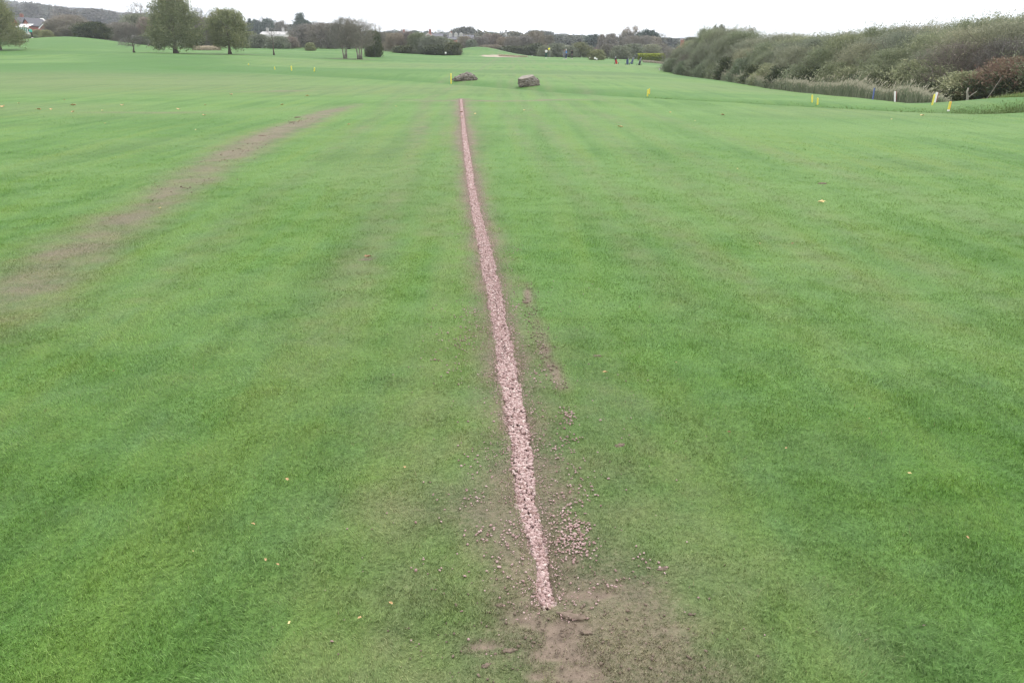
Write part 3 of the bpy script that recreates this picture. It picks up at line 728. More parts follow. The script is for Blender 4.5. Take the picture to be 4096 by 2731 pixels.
# ------------------------------------------------------------------ marker stakes
def place(px, Y, dx=0.0):
    x, z = GH(px, Y); return (x + dx, Y, z)
def Y_for(px, py, y0, y1):
    """depth at which the ground is seen at a photo row"""
    ys = np.linspace(y0, y1, 400); xs = px_x(px, ys); s = (terrain(xs, ys) - CAM_H) / ys
    return float(ys[np.argmin(np.abs(s - float(slope_at(py))))])
def stake(px, base, top, w, front, side, label, y0, y1, lean=0.0, Y=None, fwd=0.0, cap=None, grp='marker stakes on the golf course'):
    Y = Y or Y_for(px, base, y0, y1)
    x = px_x(px, Y); z = gz(x, Y)
    h = ray_xz(px, top, Y)[1] - z; wd = w * mpp(Y) * .66; rz_ = -(math.atan2(x, Y) + .3)
    e = empty('marker_stake', (x, Y, z - .03), rz_, label, 'stake', grp)
    e.rotation_euler = (fwd, lean, rz_)
    mb = MB(); b = bmesh.new()
    mb.add([(-wd/2, -wd/2, 0), (wd/2, -wd/2, 0), (wd/2, wd/2, 0), (-wd/2, wd/2, 0), (-wd/2, -wd/2, h), (wd/2, -wd/2, h), (wd/2, wd/2, h), (-wd/2, wd/2, h),
            (-wd*.36, -wd*.36, h + .03), (wd*.36, -wd*.36, h + .03), (wd*.36, wd*.36, h + .03), (-wd*.36, wd*.36, h + .03)],
           [(0,1,5,4), (2,3,7,6), (4,5,9,8), (6,7,11,10), (8,9,10,11)], 0)
    mb.add([(-wd/2, -wd/2, 0), (wd/2, -wd/2, 0), (wd/2, wd/2, 0), (-wd/2, wd/2, 0), (-wd/2, -wd/2, h), (wd/2, -wd/2, h), (wd/2, wd/2, h), (-wd/2, wd/2, h),
            (-wd*.36, -wd*.36, h + .03), (wd*.36, -wd*.36, h + .03), (wd*.36, wd*.36, h + .03), (-wd*.36, wd*.36, h + .03)],
           [(3,0,4,7), (1,2,6,5), (7,4,8,11), (5,6,10,9)], 1)
    b.free()
    mb.build('post', [M[front], M[side]], e)
    if cap:
        c = MB(); c.box((0, 0, h * .12), (wd * 1.08, wd * 1.08, h * .22)); c.build('band', M[cap], e)
    return e
YP, WP, PP, MP_, OP, BP = 'yellow_paint', 'white_paint', 'pink_paint', 'maroon_paint', 'orange_paint', 'blue_paint'
stake(2597, 385, 358, 6, YP, YP, 'yellow stake between the stone block and the ditch, lower one of a touching pair', 30, 46)
stake(2603, 376, 355, 6, YP, OP, 'yellow stake standing right behind another one in mid fairway', 30, 50)
stake(3268, 410, 380, 7, YP, YP, 'left yellow stake of the two beside the grassy ditch', 26, 40, -.12)
stake(3291, 419, 392, 7, YP, YP, 'right yellow stake of the two beside the grassy ditch', 24, 38, -.08)
stake(3605, 409, 366, 10, WP, PP, 'thick white stake with pinkish side in front of the reeds', 24, 40, -.15)
stake(3757, 421, 377, 8, YP, YP, 'slim yellow stake leaning against a white one by the ditch', 23, 36, .05)
stake(3766, 420, 371, 11, WP, MP_, 'tall white stake with maroon side next to a slim yellow one', 23, 36, .06)
stake(3828, 444, 406, 10, YP, OP, 'yellow stake with orange side and white foot at the ditch end', 20, 32, .03, cap=WP)
stake(3512, 388, 352, 7, BP, BP, 'dark blue stake among the reeds', 30, 55, Y=36.0)
stake(3028, 338, 327, 5, WP, WP, 'small white stake at the fairway edge below the reeds', 40, 80, .1)
stake(2942, 326, 314, 5, WP, WP, 'small white stake beside a red one at the left end of the reeds', 45, 90)
stake(2946, 323, 306, 4, PP, PP, 'small faded red stake just behind a white one', 47, 95)
stake(2788, 302, 293, 4, WP, WP, 'tiny white stake at the foot of the bushes, middle of the fairway edge', 60, 120)
stake(2655, 283, 275, 4, WP, WP, 'right one of two tiny white stakes where the bushes begin', 70, 130)
stake(2639, 282, 275, 4, WP, WP, 'left one of two tiny white stakes where the bushes begin', 70, 130)
stake(1803, 323, 294, 6, YP, YP, 'yellow stake touching the left end of the dark stone mound', 38, 60, Y=46.0)
stake(1255, 286, 271, 5, YP, YP, 'right one of three small yellow stakes in the left distance', 45, 90, .2)
stake(1165, 283, 264, 5, YP, YP, 'middle and tallest of three small yellow stakes in the left distance', 45, 90)
stake(1098, 280, 268, 4, YP, YP, 'left one of three small yellow stakes in the left distance', 45, 90)
stake(995, 261, 255, 4, YP, YP, 'very short yellow stake on the slope right of the leafy tree', 60, 105)
stake(608, 185, 177, 4, WP, PP, 'white stake with red side between the sapling and the large tree', 120, 150, -.1)
stake(2128, 226, 222, 3, WP, WP, 'tiny white marker on the green beside the sand bunker', 150, 200)

# ------------------------------------------------------------------ stone blocks
def rock_material():
    m, nt = new_mat('rubble'); b = NT(nt)
    P = b.obj(); n1 = b.noise(P, 4, 5, .65); n2 = b.noise(P, 11, 4, .7)
    col = b.mix(b.rng(n1, .35, .65), (.085, .075, .064), (.215, .190, .160))
    col = b.mix(b.rng(n2, .60, .64), col, (.48, .47, .45))
    b.out(col, .9, .2, b.bump(n1, .8, .05)); return m
M['rubble'] = rock_material()
M['slab'] = plain('weathered_slab', (.24, .21, .18), .85, .2, .25, 5)
def stone_heap(px, py, Y0, Y1, wpx, hpx, label, slab, seed):
    Y = Y_for(px, py, Y0, Y1); x, z = px_x(px, Y), 0; z = gz(x, Y)
    W = wpx * mpp(Y); H = hpx * mpp(Y)
    e = empty('stone_heap', (x, Y + W * .3, z - .03), 0, label, 'stone heap')
    r = np.random.default_rng(seed)
    prof = (lambda u: (.55 + .45 * math.sin(min(1, (u + .55) / 1.1) * math.pi * .62)) if not slab else 1.0)
    # core: a lumpy block
    v, f = ico(4)
    p = v / (np.abs(v) ** 3).sum(1)[:, None] ** (1 / 3)
    lum = 1 + .05 * np.sin(v[:, 0] * 9 + 1) * np.sin(v[:, 1] * 8) + .035 * np.sin(v[:, 2] * 19 + v[:, 0] * 9) + .02 * r.normal(size=len(v))
    V = p * lum[:, None] * np.array([W * .47, W * .33, H * .5]); V[:, 2] += H * .40
    if slab:   # roof falls to the left, rounded shoulder on the right
        t = V[:, 0] / (W * .5); top = V[:, 2] > H * .5
        V[:, 2] = np.where(top, H * .5 + (V[:, 2] - H * .5) * np.interp(t, [-1, -.6, .1, .45, 1], [.9, 1.1, 1.25, 1.15, .45]), V[:, 2])
        pl = H * (.84 + .14 * V[:, 0] / (W * .5) + .10 * V[:, 1] / (W * .35))
        V[:, 2] = np.where(V[:, 0] < .22 * W, np.minimum(V[:, 2], pl), V[:, 2])
    else:
        t = V[:, 0] / (W * .5)
        V[:, 2] = V[:, 2] * np.interp(t, [-1, -.8, -.35, .1, .6, 1], [.52, .60, .84, 1.08, .95, .62])
    # single stones that stand out of the heap
    n = 120; k = r.integers(0, len(V), n); P = V[k] * np.array([1.0, 1.0, .97]); P = P[P[:, 2] > .03]
    vv, ff, tt = stones(P, (.022 + .035 * r.random(len(P))) * W, seed, ICO2, 's')
    link('rubble', np_mesh('rubble', np.concatenate([V, vv]), [f, ff + len(V)], smooth=False), M['rubble'], e)
    if slab:
        s = MB(); hx = W * .52
        pts = [(a, b_, H * (.90 + .14 * a / (W * .5) + .10 * b_ / (W * .35))) for a, b_ in ((-hx * .98, -W * .20), (-hx * .55, -W * .36), (hx * .02, -W * .30), (hx * .46, W * .05), (hx * .30, W * .34), (-hx * .6, W * .36))]
        lo = [(a * .97, b_ * .97, c - H * .09) for a, b_, c in pts]
        s.add(pts + lo, [(0, 1, 2, 3, 4, 5), (11, 10, 9, 8, 7, 6)] + [(i, i + 6, (i + 1) % 6 + 6, (i + 1) % 6) for i in range(6)])
        s.build('flat_slab', M['slab'], e)
    return e
stone_heap(1858, 326, 36, 60, 86, 33, 'dark low mound of rough stones with the yellow stake at its left end', False, 3)
stone_heap(2116, 348, 30, 50, 77, 41, 'blocky stone heap with a pale sloping slab on top, right of the dark mound', True, 5)

# ------------------------------------------------------------------ trees and shrubs
PROF = {
    'round': lambda t: np.sqrt(np.clip(1 - ((t - .48) / .52) ** 2, 0, 1)),
    'dome': lambda t: np.sqrt(np.clip(1 - t ** 2.2, 0, 1)) * np.interp(t, [0, .12, 1], [.85, 1, 1]),
    'spread': lambda t: np.interp(t, [0, .1, .3, .55, .8, 1], [.72, .98, 1.0, .80, .50, .16]),
    'egg': lambda t: np.interp(t, [0, .08, .35, .65, .88, 1], [.62, .9, 1.0, .92, .66, .30]),
    'cone': lambda t: np.interp(t, [0, .1, .5, .8, 1], [.9, 1, .72, .38, .06]),
    'willow': lambda t: np.interp(t, [0, .1, .4, .75, .92, 1], [.80, .95, 1.0, .85, .60, .35]),
    'column': lambda t: np.interp(t, [0, .15, .8, 1], [.5, 1, .8, .2]),
    'umbrella': lambda t: np.interp(t, [0, .3, .7, 1], [.25, .7, 1.0, .5]),
}
def crown_mesh(name, seed, H, R, z0, prof='round', clumps=120, twigs=10, leaves=7, lsize=.10, lw=.5, tlen=.7, twig_w=.012, up=.7, lean=(0, 0), fill=.35, bare=0.0, flat_y=1.0, wisps=0, wlen=1.0):
    r = np.random.default_rng(seed); pf = PROF[prof]
    t = r.random(clumps * 6); keep = r.random(len(t)) < pf(t) + .05; t = t[keep][:clumps]; n = len(t)
    a = r.random(n) * 2 * np.pi
    lob = 1 + .20 * np.sin(2 * a + r.random() * 6 + 4 * t) + .14 * np.sin(5 * a + r.random() * 6 + 7 * t)
    rad = R * pf(t) * (fill + (1 - fill) * r.random(n) ** .45) * lob * .86
    cx = rad * np.cos(a) + lean[0] * t * H * .15; cy = rad * np.sin(a) * flat_y
    cz = z0 + (H - z0) * (t * .93 + .02 * r.normal(size=n))
    out = np.stack([np.cos(a) * (.35 + pf(t) * .4), np.sin(a) * (.35 + pf(t) * .4) * flat_y, np.full(n, up) + .5 * (t - .3)], 1)
    ctint = np.clip(.5 + .22 * r.normal(size=n), .05, .95)
    # twigs
    c = np.repeat(np.arange(n), twigs); m = len(c)
    tw = 1.0
    base = np.stack([cx, cy, cz], 1)[c] + r.normal(size=(m, 3)) * np.array([1, 1, .8]) * R * .10
    d = out[c] + r.normal(size=(m, 3)) * .55 + np.array([lean[0], lean[1], 0]); d /= np.linalg.norm(d, axis=1)[:, None]
    L = tlen * (.5 + r.random(m))
    tip = base + d * L[:, None]
    hi = tip[:, 2] > H * 1.02; tip[hi, 2] = H * (.96 + .07 * r.random(hi.sum()))
    if wisps:      # long whippy shoots standing out of the upper crown
        wt = .45 + .5 * r.random(wisps); wa = r.random(wisps) * 6.283; wr = R * pf(wt) * (.3 + .65 * r.random(wisps))
        wb = np.stack([wr * np.cos(wa) + lean[0] * wt * H * .15, wr * np.sin(wa), z0 + (H - z0) * wt], 1)
        wd = np.stack([np.cos(wa) * .15 + lean[0] * .9, np.sin(wa) * .15, np.ones(wisps)], 1) + .16 * r.normal(size=(wisps, 3)); wd /= np.linalg.norm(wd, axis=1)[:, None]
        wl_ = wlen * (.6 + .7 * r.random(wisps)); wl_ = np.minimum(wl_, (H * (1.0 + .15 * r.random(wisps) ** 1.5) - wb[:, 2]) / np.maximum(wd[:, 2], .4)); wl_ = np.maximum(wl_, .15)
        base = np.concatenate([base, wb]); tip = np.concatenate([tip, wb + wd * wl_[:, None]]); c = np.concatenate([c, r.integers(0, n, wisps)]); m = len(c)
    d = tip - base; L = np.linalg.norm(d, axis=1); d /= L[:, None] + 1e-6
    side = np.cross(d, r.normal(size=(m, 3))); side /= np.linalg.norm(side, axis=1)[:, None] + 1e-6
    TV = np.stack([base - side * twig_w, base + side * twig_w, tip], 1).reshape(-1, 3)
    TF = np.arange(m * 3).reshape(-1, 3)
    TT = np.repeat(np.clip(ctint[c] * .5 + .1 * r.random(m), 0, 1), 3)
    # leaves
    k = np.repeat(np.arange(m), leaves); k = k[r.random(len(k)) >= bare]; q = len(k)
    s = r.random(q) ** .8
    p = base[k] + d[k] * (s * L[k])[:, None] + r.normal(size=(q, 3)) * lsize * .55
    ax = d[k] * 1.2 + r.normal(size=(q, 3)) * .5; ax /= np.linalg.norm(ax, axis=1)[:, None]
    sd = np.cross(ax, r.normal(size=(q, 3))); sd /= np.linalg.norm(sd, axis=1)[:, None] + 1e-6
    ll = (lsize * (.6 + .8 * r.random(q)))[:, None] * .5
    LV = np.stack([p - ax * ll, p + sd * ll * lw, p + ax * ll, p - sd * ll * lw], 1).reshape(-1, 3)
    LF = np.arange(q * 4).reshape(-1, 4)
    LT = np.repeat(np.clip(ctint[c[k]] + .16 * r.normal(size=q), 0, 1), 4)
    V = np.concatenate([TV, LV]); V[:, 2] = np.maximum(V[:, 2], .02)
    me = np_mesh(name, V, [TF, LF + len(TV)], dict(tint=np.concatenate([TT, LT])))
    return me
def trunk_mesh(name, seed, H, R, z0, rad, stems=1, limbs=9, prof='round', spread=.25, lean=(0, 0)):
    r = random.Random(seed); mb = MB()
    for s in range(stems):
        a = 2 * math.pi * s / stems + r.random(); off = 0 if stems == 1 else rad * 1.6
        bx, by = math.cos(a) * off, math.sin(a) * off
        top = Vector((bx + math.cos(a) * spread * H * (stems > 1) + lean[0] * H * .12, by + math.sin(a) * spread * H * (stems > 1) * .6, H * .82))
        pts = []; n = 7
        for i in range(n):
            u = i / (n - 1)
            pts.append(Vector((bx + (top.x - bx) * u ** 1.2 + r.uniform(-1, 1) * rad * .35 * (i > 0), by + (top.y - by) * u ** 1.2 + r.uniform(-1, 1) * rad * .35 * (i > 0), top.z * u)))
        rr_ = [rad * (1.45 if i == 0 else 1) * (1 - .86 * (i / (n - 1)) ** .8) for i in range(n)]
        mb.tube(pts, rr_, 7)
        for l in range(limbs):
            u = r.uniform(.22, .85); k = u * (n - 1); i = int(k); p = pts[i].lerp(pts[min(i + 1, n - 1)], k - i)
            p.z = max(p.z, z0 * .9)
            b = r.uniform(0, 6.28); t = min(1, max(0, (p.z + H * .15 - z0) / (H - z0))); rl = R * float(PROF[prof](np.array(t))) * r.uniform(.55, .85)
            e = Vector((p.x + math.cos(b) * rl, p.y + math.sin(b) * rl, min(H * .95, p.z + rl * r.uniform(.5, 1.1))))
            mid = p.lerp(e, .5) + Vector((0, 0, -rl * .06)); w = rad * .38 * (1 - u * .55)
            mb.tube([p, mid, e], [w, w * .6, w * .18], 5)
            for q in range(2):
                f = mid.lerp(e, r.random()); g = f + Vector((r.uniform(-1, 1), r.uniform(-1, 1), r.uniform(.3, 1))).normalized() * rl * .4
                mb.tube([f, g], [w * .35, w * .08], 4)
    return mb.mesh(name, True)
VAR = {}
def variant(key, i):
    """(crown mesh, trunk mesh, height, radius) of one kind of tree, built once"""
    k = (key, i)
    if k in VAR: return VAR[k]
    sd = abs(hash_key(key)) % 1000 + i * 17
    S = SPEC[key]; kw = dict(S['crown']); H, R, z0 = S['H'], S['R'], S['z0']
    cm = crown_mesh('crown', sd, H, R, z0, prof=S['prof'], **kw)
    tm = trunk_mesh('trunk', sd, H, R, z0, S['rad'], S.get('stems', 1), S.get('limbs', 8), S['prof'], S.get('spread', .22), kw.get('lean', (0, 0)))
    cm.materials.append(M[S['mat']]); tm.materials.append(M[S.get('bark', 'bark')])
    VAR[k] = (cm, tm, H, R); return VAR[k]
def hash_key(s): return sum(ord(c) * (i + 3) for i, c in enumerate(s))
SPEC = {
    # foreground trees on the left, distance about 110 m
    'park': dict(H=7, R=2.9, z0=.62, prof='spread', rad=.21, mat='olive', limbs=16, crown=dict(clumps=380, twigs=9, leaves=8, lsize=.16, tlen=.85, up=.75, lean=(.22, 0), fill=.25, wisps=420, wlen=1.6, twig_w=.016)),
    'parkround': dict(H=5.6, R=2.15, z0=.75, prof='egg', rad=.16, mat='olive', limbs=14, crown=dict(clumps=290, twigs=9, leaves=8, lsize=.15, tlen=.65, up=.9, fill=.25, wisps=260, wlen=.9, twig_w=.014)),
    'sapling': dict(H=3.0, R=1.3, z0=1.2, prof='dome', rad=.10, mat='greybrown', limbs=10, crown=dict(clumps=60, twigs=9, leaves=4, lsize=.10, tlen=.5, up=.2, fill=.2, bare=.2)),
    'thin': dict(H=4.2, R=.75, z0=1.6, prof='egg', rad=.09, mat='greybrown', limbs=12, crown=dict(clumps=26, twigs=7, leaves=3, lsize=.08, tlen=.5, up=.8, fill=.2, bare=.5, twig_w=.008)),
    'baretree': dict(H=6, R=2.0, z0=1.7, prof='egg', rad=.11, stems=3, mat='greybrown', bark='palebark', limbs=12, spread=.14, crown=dict(clumps=170, twigs=12, leaves=5, lsize=.11, tlen=.75, up=1.0, lean=(.1, 0), fill=.25, bare=.35, twig_w=.012, wisps=160, wlen=1.2)),
    # ditch-side willows and scrub on the right, 30 to 100 m
    'willow': dict(H=5.2, R=2.1, z0=.25, prof='willow', rad=.10, stems=4, mat='willow', limbs=8, crown=dict(clumps=380, twigs=11, leaves=10, lsize=.10, lw=.30, tlen=.85, up=1.15, lean=(.38, 0), fill=.3, twig_w=.009, wisps=420, wlen=1.3)),
    'willowgrey': dict(H=5.2, R=2.2, z0=.25, prof='willow', rad=.10, stems=4, mat='greygreen', limbs=8, crown=dict(clumps=350, twigs=13, leaves=8, lsize=.09, lw=.30, tlen=.9, up=1.1, lean=(.42, 0), fill=.3, twig_w=.010, bare=.15, wisps=480, wlen=1.4)),
    'willowbare': dict(H=5.0, R=2.1, z0=.2, prof='willow', rad=.09, stems=5, mat='purple', limbs=9, crown=dict(clumps=330, twigs=15, leaves=3, lsize=.09, lw=.4, tlen=.9, up=1.1, lean=(.35, 0), fill=.25, twig_w=.011, bare=.35, wisps=500, wlen=1.4)),
    'scrub': dict(H=2.2, R=1.5, z0=.05, prof='dome', rad=.05, stems=4, mat='willow', limbs=5, crown=dict(clumps=230, twigs=10, leaves=7, lsize=.10, lw=.5, tlen=.45, up=.7, lean=(.15, 0), fill=.45, twig_w=.007)),
    'scrubdark': dict(H=1.8, R=1.3, z0=.03, prof='dome', rad=.05, stems=3, mat='dark', limbs=5, crown=dict(clumps=240, twigs=9, leaves=8, lsize=.10, lw=.6, tlen=.35, up=.6, fill=.45)),
    'scrubred': dict(H=2.2, R=1.4, z0=.05, prof='dome', rad=.05, stems=3, mat='red', limbs=6, crown=dict(clumps=220, twigs=12, leaves=6, lsize=.08, lw=.5, tlen=.5, up=.8, lean=(.3, 0), fill=.4, twig_w=.008)),
    # middle distance
    'bush': dict(H=4, R=3, z0=.05, prof='dome', rad=.10, stems=3, mat='greygreen', limbs=6, crown=dict(clumps=300, twigs=8, leaves=6, lsize=.20, lw=.6, tlen=.7, up=.8, fill=.4, twig_w=.018)),
    'bushdark': dict(H=4, R=3, z0=.05, prof='dome', rad=.10, stems=3, mat='dark', limbs=6, crown=dict(clumps=320, twigs=8, leaves=7, lsize=.20, lw=.65, tlen=.6, up=.8, fill=.4, twig_w=.02)),
    'busholive': dict(H=4, R=3, z0=.05, prof='dome', rad=.10, stems=3, mat='olive', limbs=6, crown=dict(clumps=300, twigs=8, leaves=7, lsize=.20, lw=.6, tlen=.6, up=.8, fill=.4, twig_w=.018)),
    'bushpale': dict(H=4, R=3, z0=.05, prof='dome', rad=.10, stems=3, mat='pale', limbs=6, crown=dict(clumps=300, twigs=9, leaves=5, lsize=.18, lw=.5, tlen=.7, up=.9, fill=.4, twig_w=.018)),
    'bushbrown': dict(H=5, R=3, z0=.05, prof='willow', rad=.12, stems=3, mat='brown', limbs=8, crown=dict(clumps=300, twigs=11, leaves=4, lsize=.18, lw=.45, tlen=.95, up=1.1, fill=.35, twig_w=.022)),
    'bushpurple': dict(H=5, R=3, z0=.05, prof='willow', rad=.12, stems=3, mat='purple', limbs=8, crown=dict(clumps=300, twigs=11, leaves=4, lsize=.18, lw=.45, tlen=.95, up=1.1, fill=.35, twig_w=.022)),
    'bushgrey': dict(H=5, R=3, z0=.05, prof='round', rad=.12, stems=3, mat='greybrown', limbs=8, crown=dict(clumps=300, twigs=11, leaves=4, lsize=.18, lw=.45, tlen=.9, up=1.0, fill=.3, twig_w=.022)),
    'faroak': dict(H=12, R=6, z0=3.0, prof='umbrella', rad=.45, mat='brown', limbs=20, crown=dict(clumps=70, twigs=9, leaves=5, lsize=.45, lw=.6, tlen=1.6, up=.5, fill=.5, twig_w=.05, bare=.2)),
    'fartree': dict(H=10, R=4.5, z0=.8, prof='round', rad=.3, mat='distant', limbs=8, crown=dict(clumps=170, twigs=6, leaves=5, lsize=.70, lw=.7, tlen=1.4, up=.7, fill=.4, twig_w=.05)),
    'fardark': dict(H=10, R=4.2, z0=.5, prof='egg', rad=.3, mat='conifer', limbs=8, crown=dict(clumps=170, twigs=6, leaves=6, lsize=.65, lw=.6, tlen=1.2, up=.8, fill=.4, twig_w=.05)),
    'farcone': dict(H=12, R=3.6, z0=.5, prof='cone', rad=.3, mat='conifer', limbs=10, crown=dict(clumps=190, twigs=7, leaves=6, lsize=.60, lw=.5, tlen=1.2, up=.5, fill=.4, twig_w=.05)),
    'farred': dict(H=8, R=4.5, z0=.5, prof='round', rad=.3, mat='brown', limbs=8, crown=dict(clumps=170, twigs=7, leaves=5, lsize=.50, lw=.6, tlen=1.2, up=.8, fill=.35, twig_w=.05)),
    'farbare': dict(H=10, R=3.6, z0=1.5, prof='egg', rad=.28, mat='greybrown', limbs=22, crown=dict(clumps=60, twigs=9, leaves=3, lsize=.30, lw=.4, tlen=1.6, up=.9, fill=.3, twig_w=.035, bare=.4)),
    'hill': dict(H=11, R=5.2, z0=.3, prof='round', rad=.35, mat='distant', limbs=3, crown=dict(clumps=90, twigs=4, leaves=5, lsize=1.3, lw=.75, tlen=1.6, up=.6, fill=.5, twig_w=.06)),
    'hillgrey': dict(H=11, R=5.2, z0=.3, prof='round', rad=.35, mat='distgrey', limbs=3, crown=dict(clumps=90, twigs=6, leaves=4, lsize=1.1, lw=.6, tlen=1.8, up=.8, fill=.45, twig_w=.08)),
    'hillpine': dict(H=11, R=3.5, z0=.3, prof='cone', rad=.35, mat='conifer', limbs=3, crown=dict(clumps=80, twigs=5, leaves=5, lsize=1.2, lw=.6, tlen=1.2, up=.6, fill=.5, twig_w=.06)),
}
NV = dict(willow=4, willowgrey=4, willowbare=3, hill=4, hillgrey=3, scrub=3, bush=3, busholive=3, bushdark=2, bushpurple=2, bushbrown=3, bushgrey=2, fartree=3)
CNT = {}
NAME = dict(park='leafy_tree', parkround='leafy_tree', sapling='sapling', thin='sapling', baretree='bare_tree', willow='willow', willowgrey='willow', willowbare='willow',
            scrub='shrub', scrubdark='shrub', scrubred='shrub', bush='shrub', bushdark='shrub', busholive='shrub', bushpale='shrub', bushbrown='shrub', bushpurple='shrub', bushgrey='shrub',
            faroak='bare_tree', fartree='tree', fardark='evergreen_tree', farcone='conifer', farred='tree', farbare='bare_tree', hill='hillside_tree', hillgrey='hillside_tree', hillpine='hillside_tree')
CAT = dict(leafy_tree='tree', sapling='sapling', bare_tree='tree', willow='tree', shrub='shrub', tree='tree', evergreen_tree='tree', conifer='tree', hillside_tree='tree')
def plant(kind, px, top, wpx, Y, label, group=None, parts=True, sink=0.0, rot=None):
    """a tree whose top is seen at a photo row, standing on the ground at depth Y"""
    i = CNT.get(kind, 0) % NV.get(kind, 1); CNT[kind] = CNT.get(kind, 0) + 1
    cm, tm, H, R = variant(kind, i)
    x, z = GH(px, Y); h = max(.5, ray_xz(px, top, Y)[1] - z + sink); w = wpx * mpp(Y) / 2
    rz = random.uniform(-.5, .5) + (math.pi if random.random() < .3 and 'willow' not in kind else 0) if rot is None else rot
    nm = NAME[kind]
    if parts:
        e = empty(nm, (x, Y, z - sink), rz, label, CAT[nm], group)
        e.scale = (w / R, w / R, h / H)
        link('crown', cm, None, e); link('trunk', tm, None, e)
    else:
        e = link(nm, cm, None, None, (x, Y, z - sink)); e.rotation_euler.z = rz; e.scale = (w / R, w / R, h / H)
        tag(e, label, CAT[nm], group)
    return e
# left foreground
plant('park', 14, -14, 156, 110, 'large leafy tree cut by the left border, pale stout trunk', rot=1.2)
plant('park', 712, -16, 196, 110, 'tallest leafy tree on the left, crown rising past the top of the photo', rot=0)
plant('parkround', 926, 42, 138, 110, 'rounded leafy tree with pale trunk foot, right of the tallest tree', rot=.4)
plant('sapling', 546, 142, 92, 108, 'small flat-topped sapling left of the tallest tree', rot=0)
plant('thin', 1101, 92, 46, 112, 'slender nearly bare sapling between the rounded tree and the bare pair', rot=0)
plant('baretree', 1384, 72, 92, 113, 'left bare tree of the pair on the fairway, several thin stems', rot=.3)
plant('baretree', 1440, 80, 130, 112, 'right bare tree of the pair on the fairway, wider dark crown', rot=2.0)
plant('bushdark', 1498, 128, 68, 128, 'dark upright bush right behind the bare pair')
# left middle distance
for (k, px, top, w, Y, lab) in (
    ('bush', 60, 146, 60, 152, 'low grey green scrub beside the left border tree'), ('bush', 115, 142, 70, 154, 'low grey green scrub under the white conservatory'),
    ('scrub', 158, 146, 34, 150, 'small scrub bush below the walker in teal'), ('busholive', 108, 122, 46, 172, 'green hedge bush in front of the brick house'),
    ('busholive', 180, 121, 50, 174, 'green hedge bush right of the walker in teal'), ('busholive', 212, 122, 44, 172, 'green hedge bush under the second brick house'),
    ('bushbrown', 265, 80, 110, 182, 'brown green bush left of the dark round bush'), ('bushgrey', 305, 62, 130, 200, 'tall olive grey tree behind the dark round bush'),
    ('bushdark', 392, 90, 130, 158, 'dark round bush, darkest on the left'), ('bushbrown', 330, 104, 110, 164, 'brown bush leaning against the dark round bush'),
    ('bushbrown', 455, 100, 80, 190, 'brown bare bush behind the red car'), ('bushgrey', 510, 92, 100, 178, 'grey brown bush behind the flat-topped sapling'),
    ('bush', 575, 62, 130, 186, 'large grey green tree left of the tallest tree'), ('bushpurple', 625, 72, 100, 180, 'purple grey bush tucked against the tallest tree'),
    ('bushdark', 600, 145, 90, 160, 'low dark undergrowth behind the red and white stake'), ('bush', 640, 128, 90, 160, 'dull green undergrowth left of the tallest tree foot'),
    ('bushpurple', 832, 70, 90, 180, 'purple brown tree right of the tallest tree'), ('bushbrown', 868, 84, 90, 176, 'brown tree left of the rounded tree'),
    ('bushdark', 800, 120, 60, 168, 'dark green low bush right of the tallest tree'),
    ('busholive', 1000, 128, 90, 175, 'low hedge bush right of the rounded tree'), ('bush', 1050, 140, 80, 172, 'low hedge bush before the white bungalow'),
    ('bush', 1120, 148, 90, 168, 'low grey hedge bush right of the slender sapling'), ('bushpurple', 1165, 150, 80, 172, 'low reddish grey bush below the dark conifer'),
    ('bushbrown', 1205, 132, 90, 190, 'brown hedge tree under the dark conifer'), ('bushgrey', 1255, 98, 130, 182, 'broad pale grey bush mass, left part'),
    ('bushgrey', 1320, 94, 140, 178, 'broad pale grey bush mass, right part'), ('busholive', 1248, 172, 40, 150, 'tiny green bush at the foot of the pale grey mass'),
    ('bushbrown', 1400, 100, 120, 186, 'brown grey bush behind the bare pair'),
    ('bushbrown', 1545, 132, 60, 196, 'pale brown bush between the dark upright bush and the hedge')):
    plant(k, px, top, w, Y, lab, 'bushes along the left side of the course')
